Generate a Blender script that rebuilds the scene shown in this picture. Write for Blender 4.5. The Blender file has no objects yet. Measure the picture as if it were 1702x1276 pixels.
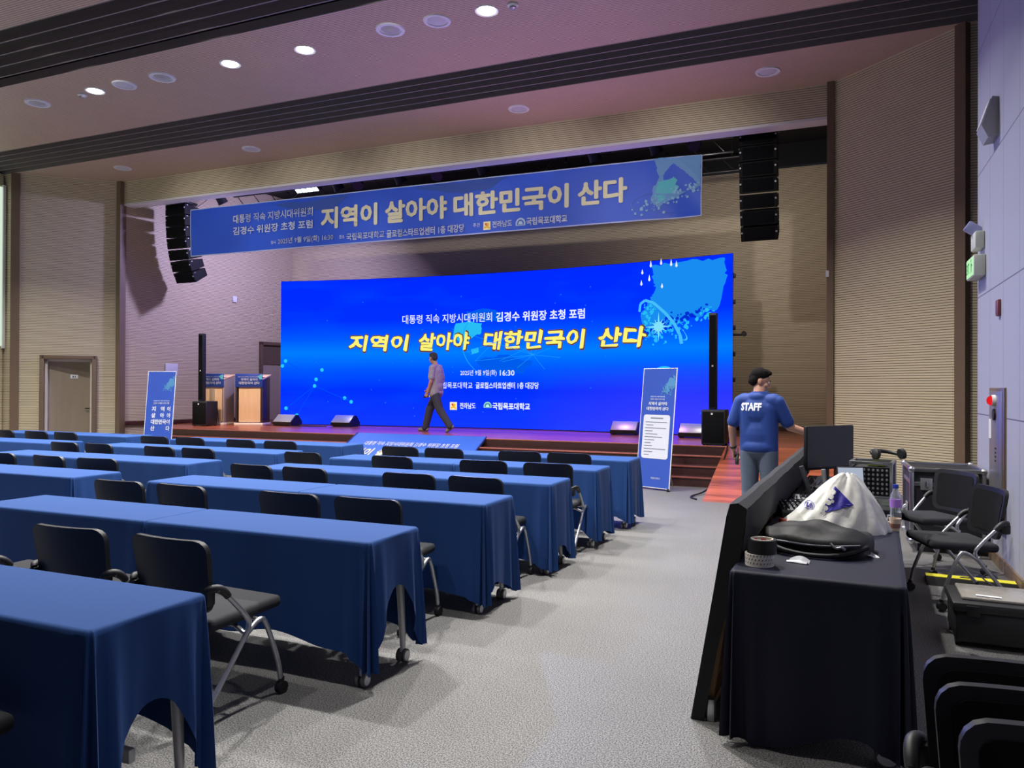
import bpy, bmesh, math, random
from mathutils import Vector, Matrix
from math import sin, cos, pi, radians as R

SC = bpy.context.scene
COL = SC.collection
rnd = random.Random(7)

# ---------------------------------------------------------------- camera
def make_camera():
    yaw, pitch, roll = R(-23.0), R(.3), R(.25)
    fwd = Vector((sin(yaw) * cos(pitch), cos(yaw) * cos(pitch), sin(pitch)))
    right = Vector((cos(yaw), -sin(yaw), 0))
    up = right.cross(fwd)
    r = right * cos(roll) + up * sin(roll)
    u = up * cos(roll) - right * sin(roll)
    cam = bpy.data.cameras.new('camera')
    cam.sensor_width = 36
    cam.lens = 36 * 1275 / 1702
    cam.clip_start = .05
    o = bpy.data.objects.new('camera', cam)
    COL.objects.link(o)
    m = Matrix((r, u, -fwd)).transposed().to_4x4()
    m.translation = (0, 0, 1.5)
    o.matrix_world = m
    SC.camera = o
make_camera()

# ---------------------------------------------------------------- world and exposure
w = bpy.data.worlds.new('world')
w.use_nodes = True
w.node_tree.nodes['Background'].inputs[0].default_value = (.5, .55, .7, 1)
w.node_tree.nodes['Background'].inputs[1].default_value = .02
SC.world = w
SC.view_settings.view_transform = 'Standard'
SC.view_settings.look = 'None'
SC.view_settings.exposure = 0.0
SC.view_settings.gamma = 1
SC.view_settings.use_curve_mapping = False
SC.cycles.use_denoising = True

LAMP_W = 185.0           # one lit ceiling downlight, watts
LAMP_C = (1.0, .97, .92)

def lamp(name, kind, loc, target, power, color, size=.2, spot=60, blend=.5, spread=None, parent=None):
    l = bpy.data.lights.new(name, kind)
    l.energy = power
    l.color = color
    if kind == 'AREA':
        l.shape = 'DISK'
        l.size = size
        if spread: l.spread = R(spread)
    else:
        l.shadow_soft_size = size
        if kind == 'SPOT':
            l.spot_size = R(spot)
            l.spot_blend = blend
    o = bpy.data.objects.new(name, l)
    COL.objects.link(o)
    o.location = loc
    o.rotation_euler = (Vector(target) - Vector(loc)).to_track_quat('-Z', 'Y').to_euler()
    if parent:
        o.parent = parent
    return o

# ---------------------------------------------------------------- materials
def lin(c):
    return tuple(((x / 255) / 12.92 if x / 255 <= .04045 else ((x / 255 + .055) / 1.055) ** 2.4) for x in c)

MATS = {}
def mat(name, rgb, rough=.6, metal=0, spec=.5, emit=0, var=0, vscale=20, bump=0, bscale=200, coat=0, sheen=0, alpha=1, trans=0, stretch=None):
    if name in MATS: return MATS[name]
    m = bpy.data.materials.new(name)
    m.use_nodes = True
    nt = m.node_tree
    b = nt.nodes['Principled BSDF']
    col = lin(rgb)
    b.inputs['Base Color'].default_value = (*col, 1)
    b.inputs['Roughness'].default_value = rough
    b.inputs['Metallic'].default_value = metal
    b.inputs['Specular IOR Level'].default_value = spec
    b.inputs['Coat Weight'].default_value = coat
    b.inputs['Transmission Weight'].default_value = trans
    if sheen:
        b.inputs['Sheen Weight'].default_value = sheen
        b.inputs['Sheen Roughness'].default_value = .4
        b.inputs['Sheen Tint'].default_value = (.6, .7, 1, 1)
    if emit:
        b.inputs['Emission Color'].default_value = (*col, 1)
        b.inputs['Emission Strength'].default_value = emit
    tc = nt.nodes.new('ShaderNodeTexCoord')
    src = tc.outputs['Object']
    if stretch:
        mp = nt.nodes.new('ShaderNodeMapping')
        mp.inputs['Scale'].default_value = stretch
        nt.links.new(src, mp.inputs[0]); src = mp.outputs[0]
    if var:
        n = nt.nodes.new('ShaderNodeTexNoise')
        n.inputs['Scale'].default_value = vscale
        n.inputs['Detail'].default_value = 5
        nt.links.new(src, n.inputs['Vector'])
        mx = nt.nodes.new('ShaderNodeMix'); mx.data_type = 'RGBA'
        nt.links.new(n.outputs['Fac'], mx.inputs['Factor'])
        mx.inputs['A'].default_value = (*[max(0, x * (1 - var)) for x in col], 1)
        mx.inputs['B'].default_value = (*[min(1, x * (1 + var)) for x in col], 1)
        nt.links.new(mx.outputs['Result'], b.inputs['Base Color'])
    if bump:
        n2 = nt.nodes.new('ShaderNodeTexNoise')
        n2.inputs['Scale'].default_value = bscale
        nt.links.new(src, n2.inputs['Vector'])
        bp = nt.nodes.new('ShaderNodeBump')
        bp.inputs['Strength'].default_value = bump
        bp.inputs['Distance'].default_value = .01
        nt.links.new(n2.outputs['Fac'], bp.inputs['Height'])
        nt.links.new(bp.outputs[0], b.inputs['Normal'])
    MATS[name] = m
    return m

def glow(name, rgb, strength=1.0):
    if name in MATS: return MATS[name]
    m = bpy.data.materials.new(name)
    m.use_nodes = True
    nt = m.node_tree
    nt.nodes.remove(nt.nodes['Principled BSDF'])
    e = nt.nodes.new('ShaderNodeEmission')
    e.inputs[0].default_value = (*lin(rgb), 1)
    e.inputs[1].default_value = strength
    nt.links.new(e.outputs[0], nt.nodes['Material Output'].inputs[0])
    MATS[name] = m
    return m

def slats(name, rgb, gap_rgb, pitch, axis, duty=.2, rough=.5, bump=.6, var=.08, stretch=(1.5, 1.5, 1.5)):
    """wood panelling ribbed along one world axis: narrow dark grooves every `pitch` metres"""
    m = bpy.data.materials.new(name)
    m.use_nodes = True
    nt = m.node_tree
    b = nt.nodes['Principled BSDF']
    b.inputs['Roughness'].default_value = rough
    b.inputs['Specular IOR Level'].default_value = .3
    g = nt.nodes.new('ShaderNodeNewGeometry')
    s = nt.nodes.new('ShaderNodeSeparateXYZ')
    nt.links.new(g.outputs['Position'], s.inputs[0])
    d = nt.nodes.new('ShaderNodeMath'); d.operation = 'DIVIDE'; d.inputs[1].default_value = pitch
    nt.links.new(s.outputs[axis], d.inputs[0])
    f = nt.nodes.new('ShaderNodeMath'); f.operation = 'FRACT'
    nt.links.new(d.outputs[0], f.inputs[0])
    r = nt.nodes.new('ShaderNodeValToRGB')
    r.color_ramp.elements[0].position = duty * .75
    r.color_ramp.elements[1].position = duty
    r.color_ramp.elements[0].color = (0, 0, 0, 1)
    r.color_ramp.elements[1].color = (1, 1, 1, 1)
    nt.links.new(f.outputs[0], r.inputs[0])
    n = nt.nodes.new('ShaderNodeTexNoise'); n.inputs['Scale'].default_value = 3; n.inputs['Detail'].default_value = 6
    mp = nt.nodes.new('ShaderNodeMapping'); mp.inputs['Scale'].default_value = stretch
    nt.links.new(g.outputs['Position'], mp.inputs[0]); nt.links.new(mp.outputs[0], n.inputs['Vector'])
    c = lin(rgb)
    wm = nt.nodes.new('ShaderNodeMix'); wm.data_type = 'RGBA'
    wm.inputs['A'].default_value = (*[x * (1 - var) for x in c], 1)
    wm.inputs['B'].default_value = (*[x * (1 + var) for x in c], 1)
    nt.links.new(n.outputs['Fac'], wm.inputs['Factor'])
    mx = nt.nodes.new('ShaderNodeMix'); mx.data_type = 'RGBA'
    mx.inputs['A'].default_value = (*lin(gap_rgb), 1)
    nt.links.new(r.outputs[0], mx.inputs['Factor'])
    nt.links.new(wm.outputs['Result'], mx.inputs['B'])
    nt.links.new(mx.outputs['Result'], b.inputs['Base Color'])
    bp = nt.nodes.new('ShaderNodeBump'); bp.inputs['Strength'].default_value = bump; bp.inputs['Distance'].default_value = .006
    nt.links.new(r.outputs[0], bp.inputs['Height']); nt.links.new(bp.outputs[0], b.inputs['Normal'])
    MATS[name] = m
    return m

def carpet(name):
    m = bpy.data.materials.new(name); m.use_nodes = True
    nt = m.node_tree; b = nt.nodes['Principled BSDF']
    b.inputs['Roughness'].default_value = .55
    b.inputs['Specular IOR Level'].default_value = .5
    g = nt.nodes.new('ShaderNodeNewGeometry')
    n = nt.nodes.new('ShaderNodeTexNoise'); n.inputs['Scale'].default_value = 150; n.inputs['Detail'].default_value = 3
    n2 = nt.nodes.new('ShaderNodeTexNoise'); n2.inputs['Scale'].default_value = 1.2; n2.inputs['Detail'].default_value = 3
    for q in (n, n2): nt.links.new(g.outputs['Position'], q.inputs['Vector'])
    r = nt.nodes.new('ShaderNodeValToRGB')
    r.color_ramp.elements[0].position = .40; r.color_ramp.elements[0].color = (*lin((52, 51, 50)), 1)
    r.color_ramp.elements[1].position = .60; r.color_ramp.elements[1].color = (*lin((141, 140, 139)), 1)
    nt.links.new(n.outputs['Fac'], r.inputs[0])
    r2 = nt.nodes.new('ShaderNodeValToRGB')
    r2.color_ramp.elements[0].position = .3; r2.color_ramp.elements[0].color = (.86, .86, .86, 1)
    r2.color_ramp.elements[1].position = .7; r2.color_ramp.elements[1].color = (1, 1, 1, 1)
    nt.links.new(n2.outputs['Fac'], r2.inputs[0])
    mx = nt.nodes.new('ShaderNodeMix'); mx.data_type = 'RGBA'; mx.blend_type = 'MULTIPLY'; mx.inputs['Factor'].default_value = 1
    nt.links.new(r.outputs[0], mx.inputs['A']); nt.links.new(r2.outputs[0], mx.inputs['B'])
    nt.links.new(mx.outputs['Result'], b.inputs['Base Color'])
    bp = nt.nodes.new('ShaderNodeBump'); bp.inputs['Strength'].default_value = .12; bp.inputs['Distance'].default_value = .004
    nt.links.new(n.outputs['Fac'], bp.inputs['Height']); nt.links.new(bp.outputs[0], b.inputs['Normal'])
    MATS[name] = m
    return m

def planks(name, rgb, axis=1, pitch=.09, rough=.28):
    m = bpy.data.materials.new(name); m.use_nodes = True
    nt = m.node_tree; b = nt.nodes['Principled BSDF']
    b.inputs['Roughness'].default_value = rough
    b.inputs['Specular IOR Level'].default_value = .6
    g = nt.nodes.new('ShaderNodeNewGeometry')
    s = nt.nodes.new('ShaderNodeSeparateXYZ'); nt.links.new(g.outputs['Position'], s.inputs[0])
    d = nt.nodes.new('ShaderNodeMath'); d.operation = 'DIVIDE'; d.inputs[1].default_value = pitch
    nt.links.new(s.outputs[axis], d.inputs[0])
    fl = nt.nodes.new('ShaderNodeMath'); fl.operation = 'FLOOR'; nt.links.new(d.outputs[0], fl.inputs[0])
    wn = nt.nodes.new('ShaderNodeTexWhiteNoise'); wn.noise_dimensions = '1D'; nt.links.new(fl.outputs[0], wn.inputs['W'])
    n = nt.nodes.new('ShaderNodeTexNoise'); n.inputs['Scale'].default_value = 6; n.inputs['Detail'].default_value = 6
    mp = nt.nodes.new('ShaderNodeMapping'); mp.inputs['Scale'].default_value = (.5, 8, 8) if axis == 1 else (8, .5, 8)
    nt.links.new(g.outputs['Position'], mp.inputs[0]); nt.links.new(mp.outputs[0], n.inputs['Vector'])
    ad = nt.nodes.new('ShaderNodeMath'); ad.operation = 'MULTIPLY_ADD'; ad.inputs[1].default_value = .45
    nt.links.new(wn.outputs['Value'], ad.inputs[0]); nt.links.new(n.outputs['Fac'], ad.inputs[2])
    c = lin(rgb)
    r = nt.nodes.new('ShaderNodeValToRGB')
    r.color_ramp.elements[0].position = .35; r.color_ramp.elements[0].color = (*[x * .45 for x in c], 1)
    r.color_ramp.elements[1].position = .95; r.color_ramp.elements[1].color = (*[min(1, x * 1.5) for x in c], 1)
    nt.links.new(ad.outputs[0], r.inputs[0]); nt.links.new(r.outputs[0], b.inputs['Base Color'])
    MATS[name] = m
    return m

def panels(name, rgb, seam_rgb, seams_z, pitch_y):
    """painted wall boards: thin dark joints at given heights and every pitch_y metres along Y"""
    m = bpy.data.materials.new(name); m.use_nodes = True
    nt = m.node_tree; b = nt.nodes['Principled BSDF']
    b.inputs['Roughness'].default_value = .45
    g = nt.nodes.new('ShaderNodeNewGeometry')
    s = nt.nodes.new('ShaderNodeSeparateXYZ'); nt.links.new(g.outputs['Position'], s.inputs[0])
    def near(sock, val, wid):
        a = nt.nodes.new('ShaderNodeMath'); a.operation = 'COMPARE'; a.inputs[1].default_value = val; a.inputs[2].default_value = wid
        nt.links.new(sock, a.inputs[0]); return a.outputs[0]
    def mxm(a, c):
        q = nt.nodes.new('ShaderNodeMath'); q.operation = 'MAXIMUM'
        nt.links.new(a, q.inputs[0]); nt.links.new(c, q.inputs[1]); return q.outputs[0]
    md = nt.nodes.new('ShaderNodeMath'); md.operation = 'FLOORED_MODULO'; md.inputs[1].default_value = pitch_y
    nt.links.new(s.outputs[1], md.inputs[0])
    acc = near(md.outputs[0], .04, .004)
    for z in seams_z: acc = mxm(acc, near(s.outputs[2], z, .005))
    mx = nt.nodes.new('ShaderNodeMix'); mx.data_type = 'RGBA'
    mx.inputs['A'].default_value = (*lin(rgb), 1); mx.inputs['B'].default_value = (*lin(seam_rgb), 1)
    nt.links.new(acc, mx.inputs['Factor']); nt.links.new(mx.outputs['Result'], b.inputs['Base Color'])
    MATS[name] = m
    return m

# ---------------------------------------------------------------- mesh builder
class MB:
    def __init__(self): self.v = []; self.f = []
    def add(self, vs, fs, M=None):
        o = len(self.v)
        self.v += [tuple(M @ Vector(p)) if M else tuple(p) for p in vs]
        self.f += [tuple(i + o for i in f) for f in fs]
        return self
    def box(self, c, s, rot=None, bev=0, seg=2):
        bm = bmesh.new()
        bmesh.ops.create_cube(bm, size=1)
        for q in bm.verts: q.co = Vector((q.co.x * s[0], q.co.y * s[1], q.co.z * s[2]))
        if bev: bmesh.ops.bevel(bm, geom=bm.edges[:], offset=min(bev, min(s) * .49), segments=seg, affect='EDGES', profile=.5)
        bm.verts.index_update()
        M = Matrix.Translation(c) @ (rot.to_4x4() if rot else Matrix())
        self.add([q.co.copy() for q in bm.verts], [[q.index for q in f.verts] for f in bm.faces], M)
        bm.free(); return self
    def cyl(self, p0, p1, r0, r1=None, n=16, cap=True):
        r1 = r0 if r1 is None else r1
        p0, p1 = Vector(p0), Vector(p1)
        d = (p1 - p0).normalized()
        a = d.orthogonal().normalized(); b = d.cross(a)
        vs = []
        for p, r in ((p0, r0), (p1, r1)):
            for i in range(n):
                t = 2 * pi * i / n
                vs.append(p + a * (cos(t) * r) + b * (sin(t) * r))
        fs = [(i, (i + 1) % n, n + (i + 1) % n, n + i) for i in range(n)]
        if cap: fs += [tuple(range(n - 1, -1, -1)), tuple(range(n, 2 * n))]
        return self.add(vs, fs)
    def tube(self, pts, r, n=10, smooth=0):
        pts = [Vector(p) for p in pts]
        rr = list(r) if isinstance(r, (list, tuple)) else [r] * len(pts)
        for _ in range(smooth):
            np_, nr = [pts[0]], [rr[0]]
            for i in range(len(pts) - 1):
                np_ += [pts[i].lerp(pts[i + 1], .25), pts[i].lerp(pts[i + 1], .75)]
                nr += [rr[i] * .75 + rr[i + 1] * .25, rr[i] * .25 + rr[i + 1] * .75]
            pts = np_ + [pts[-1]]; rr = nr + [rr[-1]]
        k = len(pts)
        tan = [(pts[min(i + 1, k - 1)] - pts[max(i - 1, 0)]).normalized() for i in range(k)]
        a = tan[0].orthogonal().normalized()
        vs = []
        for i in range(k):
            a = (a - tan[i] * a.dot(tan[i])).normalized()
            b = tan[i].cross(a)
            for j in range(n):
                t = 2 * pi * j / n
                vs.append(pts[i] + a * (cos(t) * rr[i]) + b * (sin(t) * rr[i]))
        fs = [(i * n + j, i * n + (j + 1) % n, (i + 1) * n + (j + 1) % n, (i + 1) * n + j) for i in range(k - 1) for j in range(n)]
        fs += [tuple(range(n - 1, -1, -1)), tuple(range((k - 1) * n, k * n))]
        return self.add(vs, fs)
    def lathe(self, prof, n=24, M=None):
        vs = [(r * cos(2 * pi * i / n), r * sin(2 * pi * i / n), z) for r, z in prof for i in range(n)]
        k = len(prof)
        fs = [(a * n + i, a * n + (i + 1) % n, (a + 1) * n + (i + 1) % n, (a + 1) * n + i) for a in range(k - 1) for i in range(n)]
        if prof[0][0] > 1e-4: fs.append(tuple(range(n - 1, -1, -1)))
        if prof[-1][0] > 1e-4: fs.append(tuple(range((k - 1) * n, k * n)))
        return self.add(vs, fs, M)
    def prism(self, poly, z0, z1, M=None):
        n = len(poly)
        vs = [(x, y, z0) for x, y in poly] + [(x, y, z1) for x, y in poly]
        fs = [tuple(range(n - 1, -1, -1)), tuple(range(n, 2 * n))] + [(i, (i + 1) % n, n + (i + 1) % n, n + i) for i in range(n)]
        return self.add(vs, fs, M)
    def ball(self, c, r, n=12, s=(1, 1, 1)):
        prof = [(max(1e-5, sin(pi * i / n)) * 1.0, -cos(pi * i / n)) for i in range(n + 1)]
        M = Matrix.Translation(c) @ Matrix.Diagonal((r * s[0], r * s[1], r * s[2], 1))
        return self.lathe(prof, n * 2, M)
    def grid(self, fn, nu, nv):
        vs = [fn(i / nu, j / nv) for j in range(nv + 1) for i in range(nu + 1)]
        fs = [(j * (nu + 1) + i, j * (nu + 1) + i + 1, (j + 1) * (nu + 1) + i + 1, (j + 1) * (nu + 1) + i) for j in range(nv) for i in range(nu)]
        return self.add(vs, fs)
    def mesh(self, name, m, smooth=True):
        me = bpy.data.meshes.new(name)
        me.from_pydata(self.v, [], self.f)
        bm = bmesh.new(); bm.from_mesh(me)
        bmesh.ops.recalc_face_normals(bm, faces=bm.faces[:])
        bm.to_mesh(me); bm.free()
        me.materials.append(m)
        if smooth:
            me.shade_smooth(); me.set_sharp_from_angle(angle=R(38))
        return me
    def build(self, name, m, parent=None, smooth=True, loc=None, rotz=0):
        o = bpy.data.objects.new(name, self.mesh(name, m, smooth))
        COL.objects.link(o)
        if parent: o.parent = parent
        if loc: o.location = loc
        if rotz: o.rotation_euler.z = rotz
        return o

def tag(o, label, cat, group=None, kind=None):
    if label: o['label'] = label
    if cat: o['category'] = cat
    if group: o['group'] = group
    if kind: o['kind'] = kind
    return o

def thing(name, label, cat, loc=(0, 0, 0), rotz=0, group=None):
    o = bpy.data.objects.new(name, None)
    COL.objects.link(o)
    o.empty_display_size = .1
    o.location = loc
    o.rotation_euler = (0, 0, rotz)
    return tag(o, label, cat, group)

def struct(o):
    o['kind'] = 'structure'
    return o

def dup(root, loc=None, rotz=None, label=None, group=None, parent=None):
    c = root.copy()
    COL.objects.link(c)
    if parent: c.parent = parent
    if loc is not None: c.location = loc
    if rotz is not None: c.rotation_euler.z = rotz
    if label: c['label'] = label
    if group: c['group'] = group
    for ch in list(root.children): dup(ch, parent=c)
    return c

# ---------------------------------------------------------------- lettering
def glyphs(text, bold=0, shear=0, res=2):
    cu = bpy.data.curves.new('glyphs', 'FONT')
    cu.body = text; cu.size = 1; cu.fill_mode = 'FRONT'; cu.resolution_u = res; cu.shear = shear
    ob = bpy.data.objects.new('glyphs', cu)
    COL.objects.link(ob)
    dg = bpy.context.evaluated_depsgraph_get()
    me = bpy.data.meshes.new_from_object(ob.evaluated_get(dg))
    vs = [(v.co.x, v.co.y) for v in me.vertices]
    fs = [tuple(p.vertices) for p in me.polygons]
    bpy.data.objects.remove(ob); bpy.data.curves.remove(cu); bpy.data.meshes.remove(me)
    if bold:        # heavier strokes: the same glyphs repeated a little to each side
        v0, f0 = vs, fs; vs, fs = [], []
        for dx, dy in ((0, 0), (1, 0), (-1, 0), (0, 1), (0, -1), (.7, .7), (-.7, .7), (.7, -.7), (-.7, -.7)):
            o = len(vs)
            vs += [(x + dx * bold, y + dy * bold) for x, y in v0]
            fs += [tuple(i + o for i in f) for f in f0]
    return vs, fs

def lettering(name, text, m, parent, box, fn, bold=0, shear=0, wobble=0):
    """text fitted into box (u0, v0, width, height), laid on a surface by fn(u, v) -> point"""
    vs, fs = glyphs(text, bold, shear)
    x0 = min(p[0] for p in vs); x1 = max(p[0] for p in vs)
    y0 = min(p[1] for p in vs); y1 = max(p[1] for p in vs)
    u0, v0, wd, ht = box
    out = []
    for x, y in vs:
        u = (x - x0) / (x1 - x0); v = (y - y0) / (y1 - y0)
        if wobble:
            v += wobble * sin(u * 37) * .6 + wobble * sin(u * 91 + 1) * .4
            u += wobble * .06 * sin(v * 9 + u * 60)
        out.append(fn(u0 + u * wd, v0 + v * ht))
    return MB().add(out, fs).build(name, m, parent, smooth=False)

def flat_art(name, polys, m, parent, fn):
    b = MB()
    for p in polys: b.add([fn(u, v) for u, v in p], [tuple(range(len(p)))])
    return b.build(name, m, parent, smooth=False)

def ring_poly(cx, cy, rx, ry, rot, wid, a0, a1, n=24):
    """a curved stroke as quads"""
    out = []
    def pt(a, k):
        x, y = cos(a) * rx * k, sin(a) * ry * k
        return (cx + x * cos(rot) - y * sin(rot), cy + x * sin(rot) + y * cos(rot))
    for i in range(n):
        a, b = a0 + (a1 - a0) * i / n, a0 + (a1 - a0) * (i + 1) / n
        wa, wb = wid * sin(pi * (i + .2) / (n + .4)), wid * sin(pi * (i + 1.2) / (n + .4))
        out.append([pt(a, 1 - wa), pt(b, 1 - wb), pt(b, 1 + wb), pt(a, 1 + wa)])
    return out

def disc(cx, cy, r, n=14, jag=0, rg=None, sq=1):
    return [(cx + cos(2 * pi * i / n) * r * (1 + (rg.uniform(-jag, jag) if jag else 0)),
             cy + sin(2 * pi * i / n) * r * sq * (1 + (rg.uniform(-jag, jag) if jag else 0))) for i in range(n)]

def stroke(x0, y0, x1, y1, wd):
    d = Vector((x1 - x0, y1 - y0)); nrm = Vector((-d.y, d.x)).normalized() * wd / 2
    return [(x0 - nrm.x, y0 - nrm.y), (x1 - nrm.x, y1 - nrm.y), (x1 + nrm.x, y1 + nrm.y), (x0 + nrm.x, y0 + nrm.y)]

def jagged(poly, amp, sub, rg):
    out = []
    for i, a in enumerate(poly):
        b = poly[(i + 1) % len(poly)]
        for k in range(sub):
            t = k / sub
            j = amp if k else 0
            out.append((a[0] + (b[0] - a[0]) * t + rg.uniform(-j, j), a[1] + (b[1] - a[1]) * t + rg.uniform(-j, j)))
    return out

# shared materials
M_WALL = slats('ribbed_wood_wall', (216, 203, 173), (92, 82, 66), .036, 2, .24)
M_WALL_STAGE = slats('ribbed_wood_stage', (205, 188, 160), (100, 88, 72), .036, 2, .24)
M_CEIL = slats('ribbed_wood_ceiling', (196, 172, 152), (104, 86, 76), .04, 1, .22)
M_TRIM = mat('brown_trim', (116, 96, 78), .5, var=.1, vscale=6)
M_DARK = mat('dark_slot', (38, 31, 32), .7)
M_LIP = mat('grey_slot_lip', (128, 118, 116), .5)
M_CARPET = carpet('speckled_carpet')
M_STAGE = planks('red_brown_boards', (150, 78, 52), 1, .1)
M_RISER = planks('dark_red_brown_risers', (60, 34, 30), 2, .3, .35)
M_PANEL = panels('white_wall_board', (158, 160, 178), (90, 90, 104), (1.268, 2.404, 3.6, 4.8), .62)
M_BLACK = mat('black_plastic', (20, 21, 25), .5, var=.1)
M_BLACKMETAL = mat('black_metal', (24, 24, 28), .4, metal=.3)
M_CHROME = mat('brushed_silver', (190, 192, 196), .3, metal=1)
M_SILVER = mat('silver_paint', (168, 170, 175), .35, metal=.7)
M_WHITE = mat('white_paint', (232, 232, 232), .4)
M_WHITEPLASTIC = mat('white_plastic', (222, 222, 226), .35)
M_PRINTWHITE = mat('white_print', (232, 236, 246), .6)
# ================================================================ the setting
HS = .575          # stage height
ZC = 6.3           # ceiling height
def slab(name, c, s, m, bev=0, rot=None):
    return struct(MB().box(c, s, rot, bev).build(name, m, smooth=False))

def quadwall(name, p, q, z0, z1, th, m):
    """upright wall from p to q on the floor plan, thickness th to its left side"""
    p, q = Vector((*p, 0)), Vector((*q, 0))
    d = (q - p).normalized(); nrm = Vector((-d.y, d.x, 0)) * th
    b = MB()
    pl = [(p.x, p.y), (q.x, q.y), ((q + nrm).x, (q + nrm).y), ((p + nrm).x, (p + nrm).y)]
    b.prism(pl, z0, z1)
    return b

slab('floor', (-8, 3, -.05), (22, 22, .1), M_CARPET)
# stage: platform, treads
b = MB().prism([(-14.1, 12.75), (-.05, 12.75), (-.05, 13.1), (1.9, 13.3), (1.9, 18.1), (-14.4, 18.1), (-15.25, 14.6)], 0, HS)
struct(b.build('floor_stage', M_STAGE, smooth=False))
b = MB()
for k, (z, y) in enumerate(((.431, 12.47), (.287, 12.19), (.144, 11.91))):
    b.box((-7.88, (y + 12.75) / 2, z / 2), (12.44, 12.75 - y, z))
b.box((-7.88, 12.742, .49), (12.44, .03, .14))
struct(b.build('stage_steps', M_RISER, smooth=False))
b = MB()
for z, y in ((HS, 12.75), (.431, 12.47), (.287, 12.19), (.144, 11.91)):
    b.box((-7.88, y + .02, z - .008), (12.48, .07, .024), bev=.006)
struct(b.build('trim_1', mat('stair_nosing', (150, 84, 70), .3), smooth=False))
# ramp at the right of the steps
b = MB().add([(-1.66, 10.42, 0), (-.05, 10.42, 0), (-.05, 12.75, HS), (-1.66, 12.75, HS), (-1.66, 12.75, 0), (-.05, 12.75, 0)],
             [(0, 1, 2, 3), (0, 3, 4), (1, 5, 2), (0, 4, 5, 1), (3, 2, 5, 4)])
struct(b.build('floor_ramp', M_STAGE, smooth=False))

# walls
struct(quadwall('wall_stage', (1.9, 18), (-14.6, 18), 0, 6.4, -.2, M_WALL_STAGE).build('wall_stage', M_WALL_STAGE, smooth=False))
struct(quadwall('wall_stage_left', (-14.6, 18), (-15.5, 13.05), 0, 6.9, -.2, M_WALL_STAGE).build('wall_stage_left', M_WALL_STAGE, smooth=False))
slab('wall_stage_right', (2.0, 15.5, 3.4), (.2, 5.2, 6.8), M_WALL_STAGE)
b = MB().box((-7.8, 13.15, (5.79 + ZC + .4) / 2), (15.4, .3, ZC + .4 - 5.79))
struct(b.build('wall_proscenium', M_WALL, smooth=False))
slab('trim_2', (-7.8, 13.15, 5.767), (15.4, .3, .046), mat('header_underside', (225, 222, 226), .5))
# splayed side walls of the stage opening
struct(quadwall('wall_splay_right', (-.1, 13), (1.52, 11.55), 0, ZC, .2, M_WALL).build('wall_splay_right', M_WALL, smooth=False))
LA, LB = Vector((-17.1, 11.55, 0)), Vector((-15.5, 13, 0))
def onL(s, off=0):
    p = LA.lerp(LB, s); d = (LB - LA).normalized()
    return (p.x + d.y * off, p.y - d.x * off)      # off > 0: into the hall
b = MB()
for s0, s1, z0, z1 in ((0, .262, 0, ZC), (.262, .742, 2.16, ZC), (.742, 1, 0, ZC)):
    b.prism([onL(s0), onL(s1), onL(s1, -.15), onL(s0, -.15)], z0, z1)
struct(b.build('wall_splay_left', M_WALL, smooth=False))
# trims
def post(name, x, y, sx, sy, z0, z1, ang=0):
    slab(name, (x, y, (z0 + z1) / 2), (sx, sy, z1 - z0), M_TRIM, rot=Matrix.Rotation(ang, 3, 'Z'))
post('trim_3', -.11, 12.98, .1, .14, 0, ZC)
post('trim_4', 1.5, 11.55, .15, .1, 0, ZC, R(-42))
post('trim_5', -17.1, 11.55, .17, .1, 0, ZC, R(42))
post('trim_6', -15.5, 12.98, .13, .16, 0, ZC)
slab('wall_return_right', (2.3, 11.65, ZC / 2), (1.5, .2, ZC), M_WALL)
slab('wall_return_left', (-17.6, 11.65, ZC / 2), (.9, .2, ZC), M_WALL)
# white right-hand wall, side walls, rear wall
b = MB().box((1.77, .88, ZC / 2), (1.0, 15.76, ZC + .3))
struct(b.build('wall_right', M_PANEL, smooth=False))
slab('trim_7', (1.278, 8.765, ZC / 2), (.012, .012, ZC), M_DARK)
slab('baseboard_right', (1.262, .9, .05), (.02, 15.7, .1), M_TRIM)
slab('wall_left', (-17.6, 2.3, ZC / 2), (.3, 18.4, ZC), M_WALL)
slab('wall_rear', (-8, -7.1, ZC / 2), (20, .2, ZC), M_WALL)
b = MB().box((-17.43, 10.2, 4.2), (.04, 2.5, 3.6))
o = struct(b.build('window_1', glow('daylight_pane', (225, 245, 225), .9), smooth=False))
struct(MB().box((-17.42, 11.49, 4.2), (.06, .06, 3.7)).build('window_frame', M_WHITE, o))
slab('baseboard_left', (-16.32, 12.24, .05), (2.16, .03, .1), M_TRIM, rot=Matrix.Rotation(R(42.2), 3, 'Z'))
slab('baseboard_stage', (-7, 17.98, HS + .05), (17, .03, .1), M_RISER)
slab('baseboard_stage_left', (-15.02, 15.5, HS + .05), (.03, 5.0, .1), M_RISER, rot=Matrix.Rotation(R(-10.3), 3, 'Z'))

# ceiling: three ribbed bays with two recessed dark slot bands between them
for y0, y1 in ((11.5, 13.0), (8.12, 10.35), (-7.2, 6.8)):
    slab('ceiling', (-8, (y0 + y1) / 2, ZC + .06), (20, y1 - y0, .12), M_CEIL)
slab('ceiling', (-8, 9, ZC + .2), (20, 8, .1), M_DARK)
for y0, y1 in ((10.35, 11.5), (6.8, 8.12)):
    b = MB()
    for k in range(1, 5):
        b.box((-8, y0 + (y1 - y0) * k / 5, ZC + .05), (20, .022, .1))
    b.box((-8, y1 - .005, ZC + .06), (20, .012, .13)); b.box((-8, y0 + .005, ZC + .06), (20, .012, .13))
    struct(b.build('trim_8', M_LIP, smooth=False))
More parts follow.
